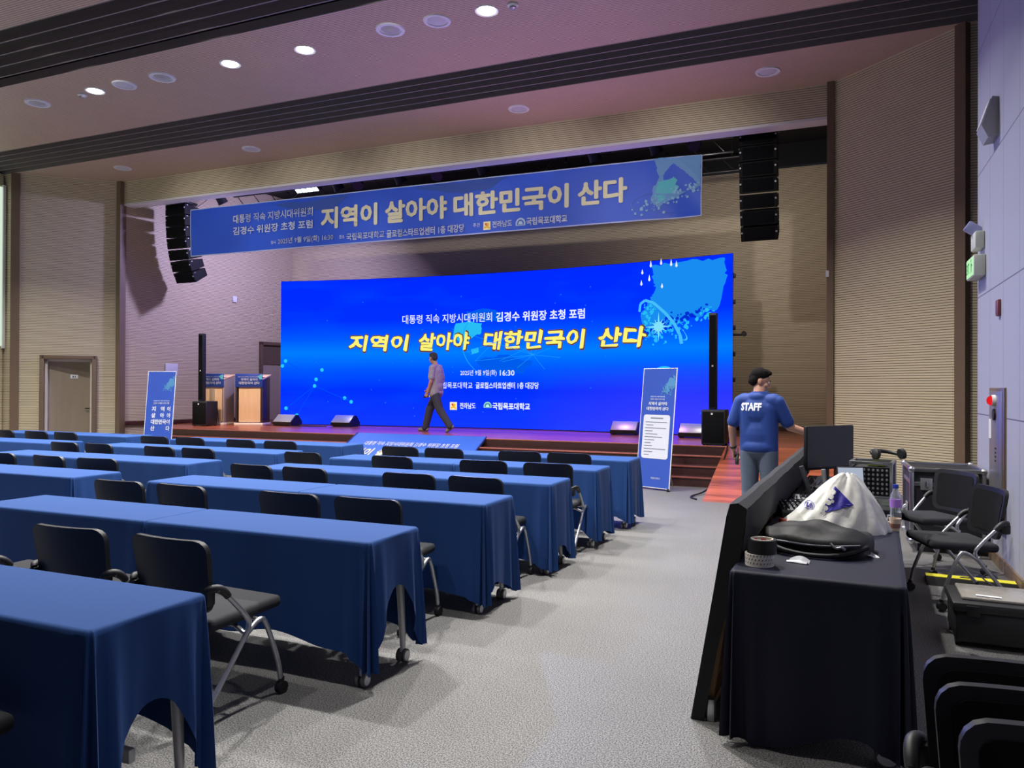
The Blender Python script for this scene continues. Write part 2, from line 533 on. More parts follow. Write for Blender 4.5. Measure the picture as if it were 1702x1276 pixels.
# black void above the stage
M_VOID = mat('black_void', (14, 14, 18), .8)
slab('ceiling_stage', (-6.6, 15.6, 6.95), (17.4, 5.2, .1), M_VOID)
slab('trim_9', (-6.6, 17.86, 6.66), (16.4, .06, .5), M_VOID)

# door in the left splayed wall: frame, leaf ajar, number plate, lever
ang = math.atan2(LB.y - LA.y, LB.x - LA.x)
door = struct(thing('door_1', None, None, (*onL(.262), 0), ang)); W = .48 * (LB - LA).length
b = MB()
for x in (-.01, W + .01): b.box((x, -.02, 1.1), (.09, .2, 2.2), bev=.008)
b.box((W / 2, -.02, 2.16), (W + .1, .2, .09), bev=.008)
b.build('frame', M_TRIM, door)
b = MB()
for x in (.06, W - .06): b.box((x, .07, 1.06), (.05, .16, 2.12))
b.box((W / 2, .07, 2.09), (W - .08, .16, .05))
b.build('inner_frame', mat('pale_jamb', (205, 196, 186), .5), door)
lw = W - .12
rot = Matrix.Rotation(R(14), 3, 'Z')
leaf = MB().box(rot @ Vector((lw / 2, 0, 0)) + Vector((.09, .12, 1.04)), (lw, .04, 2.06), rot).build('door_leaf', mat('taupe_door', (150, 136, 118), .55, var=.12, vscale=4, stretch=(3, 3, .3)), door)
pp = rot @ Vector((lw * .55, -.026, 0)) + Vector((.09, .12, 1.72))
pl = MB().box(pp, (.16, .012, .09), rot, .004).build('number_plate', M_WHITEPLASTIC, leaf)
flat_art('plate_marks', [stroke(-.022, -.02, -.022, .018, .02), stroke(.016, -.02, .024, .018, .013)], M_BLACK, leaf, lambda u, v: tuple(pp + rot @ Vector((u, -.009, v))))
hp = rot @ Vector((lw * .92, -.03, 0)) + Vector((.09, .12, .98))
MB().cyl(hp, hp + rot @ Vector((0, -.05, 0)), .014).tube([hp + rot @ Vector((0, -.05, 0)), hp + rot @ Vector((-.12, -.05, 0))], .011).box(hp + Vector((0, .01, 0)), (.05, .012, .07), rot, .004).build('door_handle', M_BLACKMETAL, leaf)
# dim lobby behind that door
c0, c1 = Vector((*onL(-.2, -.2), 0)), Vector((*onL(1.3, -.2), 0))
b = quadwall('x', onL(.1, -1.5), onL(1.0, -1.5), 0, 2.6, .1, M_WHITE)
struct(b.build('wall_lobby', mat('pale_green_wall', (196, 204, 186), .7), smooth=False))
struct(MB().prism([onL(.1, -.15), onL(1, -.15), onL(1, -1.6), onL(.1, -1.6)], 2.5, 2.6).build('ceiling_lobby', M_WHITE, smooth=False))
q = onL(.8, -1.2)
lamp('lobby_light', 'AREA', (q[0], q[1], 2.45), (q[0], q[1], 0), 12, (.95, 1, .9), .3)

# door in the stage's left wall
SA, SB = Vector((-15.5, 13.05, 0)), Vector((-14.6, 18, 0))
ang2 = math.atan2(SB.y - SA.y, SB.x - SA.x)
p = SA.lerp(SB, .772)
d2 = struct(thing('door_2', None, None, (p.x, p.y, HS), ang2))
b = MB()
b.box((.04, -.04, 1.09), (.08, .1, 2.18), bev=.008); b.box((1.03, -.04, 1.09), (.08, .1, 2.18), bev=.008); b.box((.535, -.04, 2.14), (1.07, .1, .09), bev=.008)
b.build('frame', mat('dark_frame', (92, 72, 62), .5), d2)
MB().box((.535, -.02, 1.83), (.92, .03, .55)).build('transom_panel', mat('dark_transom', (88, 72, 66), .5), d2)
MB().box((.535, -.03, .77), (.92, .04, 1.53)).build('door_leaf', mat('grey_door', (150, 138, 130), .5, var=.1, vscale=4, stretch=(3, 3, .3)), d2)

# small fixtures
def on_stage_left(s, z): q = SA.lerp(SB, s); return (q.x + .02, q.y, z)
o = MB().box((0, 0, 0), (.34, .014, .3), bev=.004).build('wall_plaque', mat('pale_plaque', (206, 204, 214), .4), loc=on_stage_left(.245, 1.92), rotz=ang2)
tag(o, 'small pale rectangular plaque on stage side wall above the upright banner', 'plaque')
o = MB().box((0, 0, 0), (.12, .05, .16), bev=.01).build('wall_switch', M_WHITEPLASTIC, loc=on_stage_left(.608, 3.85), rotz=ang2)
tag(o, 'small white box mounted high on the stage side wall', 'wall box')
o = MB().box((0, 0, 0), (.05, .07, .1), bev=.01).build('wall_sensor', M_WHITEPLASTIC, loc=(-.15, 12.92, 3.3))
tag(o, 'tiny white box on brown trim at the right edge of stage opening', 'sensor')

# ---- round ceiling fittings
def fitting(kind, x, y):
    if kind == 'lit':
        t = thing('downlight', None, 'ceiling light', (x, y, ZC), 0, 'lit ceiling downlights')
        MB().lathe([(.105, -.002), (.15, -.012), (.15, -.002), (.155, .0)], 28).build('ring', M_WHITE, t)
        MB().lathe([(.0001, -.012), (.105, -.012), (.105, .0)], 28).build('diffuser', glow('lamp_glow', (255, 250, 240), 22), t)
    elif kind == 'vent':
        t = thing('air_diffuser', None, 'air vent', (x, y, ZC), 0, 'round ceiling air diffusers')
        MB().lathe([(.14, -.004), (.145, -.02), (.19, -.02), (.2, 0)], 32).build('ring', M_WHITEPLASTIC, t)
        c = MB()
        for k in range(4): c.lathe([(.03 + .03 * k, -.03 + .008 * k), (.05 + .03 * k, -.012 + .004 * k)], 28)
        c.lathe([(.0001, -.034), (.03, -.03)], 28)
        c.build('louvre', mat('louvre_grey', (176, 174, 176), .5), t)
        MB().lathe([(.0001, -.001), (.142, -.001)], 28).build('throat', M_DARK, t)
    elif kind == 'speaker':
        t = thing('ceiling_speaker', None, 'ceiling speaker', (x, y, ZC), 0, 'round ceiling speakers')
        MB().lathe([(.135, -.004), (.14, -.018), (.178, -.018), (.185, 0)], 32).build('ring', M_WHITEPLASTIC, t)
        MB().lathe([(.0001, -.02), (.09, -.018), (.125, -.008), (.128, -.002)], 28).build('grille', mat('speaker_grille', (198, 198, 206), .5), t)
        MB().lathe([(.0001, -.001), (.138, -.001)], 28).build('shadow_gap', M_LIP, t)
    else:
        t = thing('smoke_detector', None, 'smoke detector', (x, y, ZC), 0, 'small ceiling detectors')
        MB().lathe([(.07, 0), (.07, -.02), (.05, -.035)], 20).build('base', M_WHITEPLASTIC, t)
        MB().lathe([(.045, -.035), (.045, -.055), (.0001, -.065)], 20).build('sensor_head', mat('detector_head', (150, 150, 156), .3), t)
    return t
FITS = [('lit', -11.12, 8.8, 'lit white downlight beside a small detector, leftmost of the lit ones'),
        ('lit', -8.32, 8.83, 'lit white downlight, second from the left of the lit ones'),
        ('lit', -6.99, 8.87, 'lit white downlight between the second lit lamp and an air diffuser'),
        ('lit', -4.12, 8.83, 'lit white downlight beside dark detector, rightmost of the lit ones'),
        ('vent', -12.5, 8.8, 'round white air diffuser left of the leftmost lit downlight'),
        ('speaker', -10.46, 8.8, 'round white ceiling speaker right of the leftmost lit downlight'),
        ('vent', -9.65, 8.8, 'round white air diffuser between a speaker and the second lit downlight'),
        ('vent', -5.53, 8.8, 'round grey louvred air diffuser left of the speaker by the rightmost lamp'),
        ('speaker', -4.83, 8.82, 'round white ceiling speaker next to the rightmost lit downlight'),
        ('speaker', -14.48, 12.15, 'round white ceiling speaker nearest the left splayed wall'),
        ('speaker', -10.89, 12.15, 'round white ceiling speaker above the left end of hanging banner'),
        ('speaker', -5.05, 12.15, 'round white ceiling speaker above the middle of hanging banner'),
        ('speaker', -.98, 12.15, 'round white ceiling speaker above the right line array'),
        ('smoke', -11.46, 8.83, 'tiny white detector left of the leftmost lit downlight'),
        ('smoke', -3.75, 8.81, 'small dark-centred detector right of the rightmost lit downlight')]
for k, x, y, lab in FITS: fitting(k, x, y)['label'] = lab
# front-of-stage spots in the rear ceiling bay, aimed at the stage opening
for x in (-13.2, -10.6, -8, -5.4, -2.8):
    lamp('slot_spot', 'SPOT', (x, 5.9, ZC - .06), (x + .4, 13.2, 4.5), 900, (1, .95, .9), .12, 36, 1)
# lit lamps: the row in view, then unseen rows added to brighten tables and floor
for x in (-14, -11.12, -8.32, -6.99, -4.12, -1.4):
    lamp('downlight_and_fill', 'AREA', (x, 8.83, ZC - .03), (x, 8.83, 0), LAMP_W, LAMP_C, .2, spread=120)
for y, f in ((5.4, 1.08), (2.3, .28)):
    for x in (-14, -11, -8, -5, -2):
        lamp('downlight_and_fill', 'AREA', (x, y, ZC - .03), (x, y, 0), LAMP_W * f, LAMP_C, .2, spread=120)
# ================================================================ the stage
# ---------------- LED wall
def screen_mat():
    m = bpy.data.materials.new('screen_picture'); m.use_nodes = True
    nt = m.node_tree; nt.nodes.remove(nt.nodes['Principled BSDF'])
    tc = nt.nodes.new('ShaderNodeTexCoord'); s = nt.nodes.new('ShaderNodeSeparateXYZ')
    nt.links.new(tc.outputs['Object'], s.inputs[0])
    d = nt.nodes.new('ShaderNodeMath'); d.operation = 'DIVIDE'; d.inputs[1].default_value = 3.5
    nt.links.new(s.outputs[2], d.inputs[0])
    r = nt.nodes.new('ShaderNodeValToRGB')
    stops = [(0, (18, 58, 240)), (.25, (0, 48, 240)), (.38, (0, 84, 244)), (.5, (0, 126, 250)), (.6, (0, 88, 246)), (.72, (0, 48, 238)), (1, (0, 42, 236))]
    while len(r.color_ramp.elements) < len(stops): r.color_ramp.elements.new(.5)
    for e, (p, c) in zip(r.color_ramp.elements, stops): e.position = p; e.color = (*lin(c), 1)
    nt.links.new(d.outputs[0], r.inputs[0])
    n = nt.nodes.new('ShaderNodeTexNoise'); n.inputs['Scale'].default_value = .9; n.inputs['Detail'].default_value = 3
    mp = nt.nodes.new('ShaderNodeMapping'); mp.inputs['Scale'].default_value = (.5, 1, 2.2)
    nt.links.new(tc.outputs['Object'], mp.inputs[0]); nt.links.new(mp.outputs[0], n.inputs['Vector'])
    k = nt.nodes.new('ShaderNodeMapRange'); k.inputs['From Min'].default_value = .5; k.inputs['From Max'].default_value = .75; k.inputs['To Max'].default_value = .15
    nt.links.new(n.outputs['Fac'], k.inputs['Value'])
    mx = nt.nodes.new('ShaderNodeMix'); mx.data_type = 'RGBA'; mx.inputs['B'].default_value = (*lin((0, 110, 250)), 1)
    nt.links.new(k.outputs[0], mx.inputs['Factor']); nt.links.new(r.outputs[0], mx.inputs['A'])
    # the lower right corner of the picture turns violet
    a = nt.nodes.new('ShaderNodeMapRange'); a.inputs['From Min'].default_value = .8; a.inputs['From Max'].default_value = 4.5
    nt.links.new(s.outputs[0], a.inputs['Value'])
    c = nt.nodes.new('ShaderNodeMapRange'); c.inputs['From Min'].default_value = 1.5; c.inputs['From Max'].default_value = .3; c.inputs['To Max'].default_value = .7
    nt.links.new(s.outputs[2], c.inputs['Value'])
    mu = nt.nodes.new('ShaderNodeMath'); mu.operation = 'MULTIPLY'; nt.links.new(a.outputs[0], mu.inputs[0]); nt.links.new(c.outputs[0], mu.inputs[1])
    m2 = nt.nodes.new('ShaderNodeMix'); m2.data_type = 'RGBA'; m2.inputs['B'].default_value = (*lin((70, 66, 236)), 1)
    nt.links.new(mu.outputs[0], m2.inputs['Factor']); nt.links.new(mx.outputs['Result'], m2.inputs['A'])
    e = nt.nodes.new('ShaderNodeEmission'); nt.links.new(m2.outputs['Result'], e.inputs[0]); e.inputs[1].default_value = 1.0
    cm = nt.nodes.new('ShaderNodeMix'); cm.data_type = 'RGBA'; cm.blend_type = 'MULTIPLY'; cm.inputs['Factor'].default_value = 1; cm.inputs['B'].default_value = (1, 1, 1.9, 1)
    nt.links.new(m2.outputs['Result'], cm.inputs['A']); nt.links.new(cm.outputs['Result'], e.inputs[0])
    nt.links.new(e.outputs[0], nt.nodes['Material Output'].inputs[0])
    return m
SX, SY = -7.27, 15.8
led = thing('led_screen', 'wide curved LED wall glowing blue with yellow brush lettering, standing on the stage', 'screen', (SX, SY, HS))
def scy(u): return -.65 * (u / 5.42) ** 2
def sf(eps): return lambda u, v: (u, scy(u) - eps, v)
U0, U1 = -5.36, 5.42
b = MB().grid(lambda s, t: (U0 + (U1 - U0) * s, scy(U0 + (U1 - U0) * s), .02 + 3.5 * t), 44, 7)
b.build('display', screen_mat(), led)
b = MB()
for i in range(22):
    ua, ub = U0 + (U1 - U0) * i / 22, U0 + (U1 - U0) * (i + 1) / 22
    b.prism([(ua, scy(ua) + .004), (ub, scy(ub) + .004), (ub, scy(ub) + .1), (ua, scy(ua) + .1)], 0, 3.53)
b.build('cabinet', M_BLACK, led, smooth=False)
b = MB()
for u in (-4.5, -2, .5, 3, 5.2):
    y = scy(u) + .12
    b.tube([(u, y, 3.2), (u, y + .75, .02)], .025).tube([(u, y, .03), (u, y + .8, .03)], .025).tube([(u, y, .02), (u, y, 3.4)], .03)
b.build('brace', M_BLACKMETAL, led)
b = MB()
for z in (.6, 1.1, 1.6, 2.1, 2.6, 3.1): b.box((U1 + .02, scy(U1) + .07, z), (.05, .05, .09), bev=.008)
b.tube([(U1, scy(U1) + .08, 1.97), (U1 + .2, scy(U1) + .1, 1.97)], .022)
b.cyl((U1 + .2, scy(U1) + .05, 1.98), (U1 + .2, scy(U1) + .15, 1.98), .05)
b.build('coupling_clamp', M_BLACKMETAL, led)
G_W = glow('screen_white', (236, 244, 255)); G_Y = glow('screen_yellow', (255, 244, 120)); G_BR = glow('screen_umber', (92, 66, 60))
G_C1 = glow('screen_cyan_wash', (24, 140, 240)); G_C2 = glow('screen_cyan', (40, 190, 245)); G_C3 = glow('screen_deep_cyan', (0, 92, 236)); G_DK = glow('screen_navy', (0, 44, 214))
def sx(X): return X - SX
rg = random.Random(3)
# map-like splash, upper right
mp_ = [(3.76, 3.43), (4.5, 3.46), (5.25, 3.46), (5.3, 3.06), (5.13, 2.48), (4.94, 2.42), (4.48, 2.28), (4.1, 2.14), (3.78, 1.97), (3.6, 2.12), (3.55, 2.46), (3.72, 2.71), (3.86, 2.95), (3.82, 3.13)]
flat_art('map_splash', [jagged(mp_, .035, 7, rg)], G_C1, led, sf(.003))
pol = []
for i in range(150):
    t = rg.random()
    if t < .45: x, y = 3.55 + .35 * rg.random(), 1.92 + .75 * rg.random()
    else: k = rg.random(); x, y = 3.8 + 1.2 * k + rg.gauss(0, .08), 1.95 + .5 * k + rg.gauss(0, .09)
    pol.append(disc(x, y, .012 + .035 * rg.random() ** 2, 7, .35, rg))
flat_art('splatter', pol, G_C2, led, sf(.005))
flat_art('splatter_gap', [disc(3.6 + 1.3 * (k := rg.random()) + rg.gauss(0, .05), 2.05 + .5 * k + rg.gauss(0, .06), .015 + .03 * rg.random() ** 2, 7, .4, rg) for i in range(90)], G_DK, led, sf(.006))
pts = [(3.52, 2.5), (3.54, 2.66), (3.64, 2.73), (3.82, 2.67), (4.07, 2.45), (4.25, 2.24), (4.38, 1.99), (4.41, 1.82)]
pol = [stroke(*pts[i], *pts[i + 1], .05 + .02 * i / 7) for i in range(7)]
pol += ring_poly(4.28, 2.1, .3, .1, -.7, .06, -1.2, 1.6, 14)
flat_art('orbit_ring', pol, glow('screen_pale_cyan', (70, 190, 250)), led, sf(.008))
pol = [disc(3.93, 2.18, .1, 20)]
for i in range(12):
    a = 2 * pi * i / 12; q = .3 if i % 3 == 0 else .18
    pol.append([(3.93 + .03 * cos(a + 1.57), 2.18 + .03 * sin(a + 1.57)), (3.93 + q * cos(a), 2.18 + q * sin(a)), (3.93 - .03 * cos(a + 1.57), 2.18 - .03 * sin(a + 1.57))])
flat_art('star_burst', pol, glow('screen_star', (130, 225, 250)), led, sf(.009))
pol = []
for x, y in ((3.58, 3.28), (3.73, 3.13), (4.0, 2.97), (4.19, 3.4), (4.37, 3.05), (3.98, 3.44), (3.76, 3.41), (3.56, 3.05), (4.3, 3.37)):
    h = .09 + .05 * rg.random(); pol.append([(x, y + h), (x - .025, y + .01), (x, y - .02), (x + .025, y + .01)])
flat_art('droplet', pol, G_W, led, sf(.01))
flat_art('speech_bubble', [disc(4.05, 1.26, .2, 24, sq=.6)], G_C2, led, sf(.004))
# faint globe and its network
def gu(px, py): return (-.44 + (px - 784) * .0149, 1.945 - (py - 570) * .0136)
flat_art('globe_land', [jagged([gu(*q) for q in ((752, 560), (757, 536), (778, 533), (801, 537), (800, 553), (786, 560), (770, 572))], .02, 4, rg),
                        jagged([gu(*q) for q in ((784, 589), (783, 580), (795, 577), (796, 585))], .015, 3, rg)], G_C2, led, sf(.004))
flat_art('globe_haze', [jagged([gu(*q) for q in ((768, 528), (775, 516), (812, 513), (835, 520), (835, 535), (800, 533))], .03, 4, rg), jagged([gu(*q) for q in ((800, 612), (790, 600), (830, 590), (885, 600), (870, 622), (820, 622))], .04, 4, rg)], G_C3, led, sf(.003))
pol = [p for p in ring_poly(*gu(835, 568), 1.0, .86, 0, .012, 2.2, 4.4, 30)]
for x, y in ((750, 545), (790, 600), (830, 560), (868, 556), (900, 570), (930, 596), (905, 615), (860, 612), (820, 605), (872, 580), (915, 580)):
    pol.append(stroke(*gu(886, 591), *gu(x, y), .008))
for q in (((775, 585), (868, 556)), ((790, 600), (830, 560)), ((820, 605), (900, 570)), ((752, 548), (784, 590))): pol.append(stroke(*gu(*q[0]), *gu(*q[1]), .008))
flat_art('globe_lines', pol, glow('screen_line', (30, 160, 250)), led, sf(.006))
dots = [(-12.5, 2.14), (-12.58, 2.02), (-11.56, 1.92), (-11.71, 1.69), (-11.75, 1.53), (-10.97, 1.24), (-10.8, 1.15), (-12.48, .98), (-12.2, .81)]
flat_art('network_dot', [disc(sx(x), z - HS, .045, 12) for x, z in dots], glow('screen_dot', (40, 205, 240)), led, sf(.007))
lines = [(0, 3), (2, 3), (3, 4), (4, 6), (4, 7), (5, 6), (8, 7), (1, 3), (4, 8)]
flat_art('network_line', [stroke(sx(dots[a][0]), dots[a][1] - HS, sx(dots[c][0]), dots[c][1] - HS, .014) for a, c in lines], glow('screen_thread', (0, 82, 246)), led, sf(.005))
flat_art('sparkle', [disc(sx(x), z - HS, .014, 6) for x, z in [(rg.uniform(-12, -2), rg.uniform(.8, 3.9)) for _ in range(46)]], glow('screen_sparkle', (30, 120, 250)), led, sf(.004))
T = lambda name, txt, m, X0, X1, z0, z1, eps=.012, **k: lettering(name, txt, m, led, (sx(X0), z0 - HS, X1 - X0, z1 - z0), sf(eps), **k)
T('host_text', '대통령 직속 지방시대위원회', G_W, -9.48, -7.2, 3.0, 3.21, bold=.006)
T('speaker_text', '김경수 위원장 초청 포럼', G_W, -7.1, -4.97, 2.99, 3.21, bold=.024)
for m, bo, ep, nm in ((G_BR, .06, .011, 'headline_shadow'), (G_Y, .034, .014, 'headline_text')):
    for txt, x0, x1, z0, z1 in (('지역이', -10.87, -9.3, 2.36, 2.76), ('살아야', -9.05, -7.75, 2.36, 2.78), ('대한민국이', -7.42, -4.95, 2.36, 2.78), ('산다', -4.66, -3.6, 2.36, 2.78)):
        e = .03 if m is G_BR else 0
        T(nm, txt, m, x0 - e, x1 + e, z0 - e - .01 * (e > 0), z1 + e, ep, bold=bo, shear=.12, wobble=.05)
T('date_text', '2025년 9월 9일(화)', G_W, -7.99, -7.08, 1.76, 1.91, bold=.006)
T('hour_text', '16:30', G_W, -7.0, -6.64, 1.775, 1.9, bold=.015)
T('venue_text', '국립목포대학교', G_W, -8.58, -7.68, 1.48, 1.63, bold=.006)
T('hall_text', '글로컬스타트업센터 1층 대강당', G_W, -7.6, -6.05, 1.48, 1.63, bold=.022)
T('province_text', '전라남도', G_W, -8.0, -7.6, 1.02, 1.16, bold=.02)
T('university_text', '국립목포대학교', G_W, -7.18, -6.26, 1.01, 1.17, bold=.03)
def province_mark(parent, u, v, s, fn, gl):
    c = (lambda n, rgb: glow('screen_' + n, rgb)) if gl else (lambda n, rgb: mat('print_' + n, rgb, .6))
    flat_art('emblem_square', [[(u, v), (u + s, v), (u + s, v + s), (u, v + s)]], c('cream', (252, 240, 190)), parent, fn(.012))
    flat_art('emblem_wave', [stroke(u + s * .12, v + s * .25, u + s * .6, v + s * .4, s * .2), stroke(u + s * .55, v + s * .4, u + s * .9, v + s * .15, s * .2), disc(u + s * .62, v + s * .62, s * .2, 12)], c('gold', (246, 190, 40)), parent, fn(.014))
    flat_art('emblem_dot', [disc(u + s * .36, v + s * .7, s * .13, 10), stroke(u + s * .3, v + s * .55, u + s * .55, v + s * .5, s * .08)], c('red', (210, 60, 50)), parent, fn(.015))
def university_mark(parent, u, v, r, fn, gl, col=None):
    c = (lambda n, rgb: glow('screen_' + n, rgb)) if gl else (lambda n, rgb: mat('print_' + n, rgb, .6))
    half = lambda q: [(u + cos(pi * i / 16 * 1.25 - .39) * q, v + sin(pi * i / 16 * 1.25 - .39) * q) for i in range(17)]
    flat_art('crest_field', [half(r)], c('mint', (160, 220, 200)) if col is None else col[0], parent, fn(.012))
    flat_art('crest_band', [half(r * .72)], c('teal', (40, 130, 150)) if col is None else col[1], parent, fn(.013))
    flat_art('crest_core', [half(r * .42), stroke(u - r * .5, v - r * .1, u + r * .5, v - r * .1, r * .12)], c('ice', (200, 240, 240)) if col is None else col[0], parent, fn(.014))
province_mark(led, sx(-8.25), .415, .18, sf, True)
university_mark(led, sx(-7.3), .51, .1, sf, True)

# ---------------- hanging banner
ban = thing('hanging_banner', 'long blue cloth banner with cream lettering hung across the stage opening', 'banner', (-7.92, 13.32, 5.0))
def bf(eps):
    def f(u, v):
        top = .555 - .0041 * (u + 5.77); bot = -.505 - .003 * (u + 5.77)
        z = bot + (top - bot) * (v + .5)
        y = .014 * sin(u * 1.1 + .6) * (.5 - v) + .006 * sin(u * 2.7) + (.04 * sin((u - 4.6) * 5 + v * 4) if u > 4.6 else 0) * (u - 4.6) + .008 * sin(u * 7 + v * 5) * (1 if abs(u) > 4.4 else .15)
        return (u, y - eps, z)
    return f
M_BAN = mat('banner_blue', (24, 82, 214), .5, var=.25, vscale=.6, sheen=.15)
MB().grid(lambda s, t: bf(0)(-5.77 + 11.54 * s, t - .5), 150, 8).build('fabric', M_BAN, ban)
b = MB()
for t in (-.5, .5): b.tube([bf(0)(-5.77 + 11.54 * i / 60, t) for i in range(61)], .011, 6)
for u in (-5.77, 5.77): b.tube([bf(0)(u, -.5 + i / 6) for i in range(7)], .009, 6)
b.build('hem', mat('pale_hem', (190, 205, 235), .5), ban)
b = MB()
for u in (-5.7, -2.9, 0, 2.9, 5.7): b.tube([bf(0)(u, .5), (u, .55, .98)], .006, 6)
b.build('cord', M_BLACK, ban)
M_CREAM = mat('print_cream_letters', (226, 222, 190), .6)
M_BT = mat('print_pale_blue', (222, 232, 250), .6)
bx = lambda X: X + 7.92
def BT(name, txt, m, X0, X1, z0, z1, **k):
    return lettering(name, txt, m, ban, (bx(X0), (z0 - 5.02) / 1.06, X1 - X0, (z1 - z0) / 1.06), bf(.02), **k)
BT('host_text', '대통령 직속 지방시대위원회', M_BT, -12.43, -10.25, 5.14, 5.33, bold=.014)
BT('speaker_text', '김경수 위원장 초청 포럼', M_BT, -12.43, -10.25, 4.88, 5.06, bold=.022)
for txt, x0, x1 in (('지역이', -10.04, -8.64), ('살아야', -8.46, -7.05), ('대한민국이', -6.91, -4.53), ('산다', -4.36, -3.44)):
    BT('headline_text', txt, M_CREAM, x0, x1, 4.83, 5.29, bold=.04)
BT('date_caption', '일시', M_BT, -11.36, -11.23, 4.61, 4.68)
BT('date_text', '2025년 9월 9일(화) 16:30', M_BT, -11.17, -9.72, 4.57, 4.72, bold=.02)
BT('venue_caption', '장소', M_BT, -9.57, -9.44, 4.6, 4.68)
BT('venue_text', '국립목포대학교', M_BT, -9.39, -8.47, 4.55, 4.7, bold=.016)
BT('hall_text', '글로컬스타트업센터 1층 대강당', M_BT, -8.42, -6.67, 4.54, 4.7, bold=.026)
BT('host_caption', '주관', M_BT, -6.48, -6.33, 4.61, 4.69)
BT('province_text', '전라남도', M_BT, -6.07, -5.66, 4.57, 4.7, bold=.03)
BT('university_text', '국립목포대학교', M_BT, -5.37, -4.56, 4.56, 4.71, bold=.03)
province_mark(ban, bx(-6.26), -.45, .15, bf, False)
university_mark(ban, bx(-5.49), -.385, .1, bf, False, (mat('print_ice', (190, 214, 240), .6), mat('print_steel', (70, 110, 190), .6)))
rg = random.Random(9)
mp2 = [(4.95, .5), (5.76, .5), (5.76, -.02), (5.5, -.1), (5.25, -.2), (5.0, -.3), (4.9, -.2), (4.93, .02), (5.05, .2)]
flat_art('map_splash', [jagged(mp2, .02, 6, rg)], mat('print_pale_cyan', (104, 156, 212), .6), ban, bf(.012))
flat_art('map_core', [jagged([(5.05, .12), (5.3, .18), (5.4, 0), (5.2, -.18), (5.02, -.22), (4.98, -.05)], .03, 5, rg)], mat('print_mint_cyan', (86, 190, 206), .6), ban, bf(.014))
pol = []
for i in range(70):
    k = rg.random(); pol.append(disc(4.75 + 1.0 * k + rg.gauss(0, .08), -.3 + .3 * k + rg.gauss(0, .07), .008 + .022 * rg.random(), 6, .3, rg))
flat_art('splatter', pol, mat('print_light_cyan', (140, 190, 226), .6), ban, bf(.015))
flat_art('orbit_ring', ring_poly(4.9, -.2, .35, .14, .1, .02, .2, 5.6, 30) + ring_poly(5.2, -.28, .45, .12, -.1, .015, 2.6, 6.2, 30), mat('print_ring', (84, 128, 210), .6), ban, bf(.013))
flat_art('pattern_patch', [jagged([(-3.5, .46), (-2.6, .4), (-1.4, .47), (-1.9, .2), (-2.7, .25)], .03, 4, rg), jagged([(.1, .46), (2.2, .47), (1.7, .28), (.9, .3)], .03, 4, rg)], mat('print_mid_blue', (40, 80, 172), .6), ban, bf(.006))

# ---------------- lighting battens over the stage
def stage_light(kind, loc, aim, lab, lit):
    t = thing('stage_light', lab, 'stage light', loc, 0, None)
    d = (Vector(aim) - Vector(loc)).normalized()
    q = d.to_track_quat('Y', 'Z').to_matrix()
    b = MB()
    b.tube([(0, 0, .02), (-.13, 0, -.1), (-.13, 0, -.24)], .012, 6).tube([(0, 0, .02), (.13, 0, -.1), (.13, 0, -.24)], .012, 6)
    b.cyl((0, 0, -.02), (0, 0, .1), .03)
    b.build('yoke', M_BLACKMETAL, t)
    if kind == 'par':
        M4 = Matrix.Translation((0, 0, -.24)) @ q.to_4x4() @ Matrix.Rotation(R(-90), 4, 'X')
        MB().lathe([(.05, -.2), (.1, -.16), (.11, .08), (.12, .14), (.11, .14)], 18, M4).build('housing', M_BLACK, t)
        MB().lathe([(.0001, .12), (.1, .12)], 18, M4).build('lens', glow('stage_lens_lit', (255, 250, 225), 7) if lit else mat('stage_lens_off', (60, 64, 74), .1), t)
    else:
        b = MB().box((0, 0, -.24), (.62, .16, .14), q, .01)
        b.build('housing', M_BLACK, t)
        c = MB()
        for k in range(4): c.box(q @ Vector((-.225 + .15 * k, .085, 0)) + Vector((0, 0, -.24)), (.12, .012, .1), q)
        c.build('lens', glow('stage_panel_lit', (235, 255, 250), 4) if lit else mat('stage_lens_off', (60, 64, 74), .1), t)
    return t
for y, z, lab in ((13.75, 6.2, 'black lighting batten pipe nearest the banner, above the stage'), (14.8, 6.22, 'black lighting batten pipe in the middle above the stage'), (16.2, 6.25, 'black lighting batten pipe farthest back above the stage')):
    t = thing('lighting_batten', lab, 'lighting pipe', (-7.2, y, z), 0, 'lighting battens')
    MB().cyl((-6.6, 0, 0), (5.4, 0, 0), .03).cyl((-6.6, 0, -.28), (5.4, 0, -.28), .022).build('pipe', M_BLACKMETAL, t)
    b = MB()
    for i in range(24): b.cyl((-6.5 + .5 * i, 0, 0), (-6.25 + .5 * i, 0, -.28), .01, n=6)
    b.build('lattice', M_BLACKMETAL, t)
    b = MB()
    for x in (-5.5, -2, 2, 5.2): b.cyl((x, 0, 0), (x, 0, 6.9 - z), .008, n=6)
    b.build('wire', M_BLACK, t)
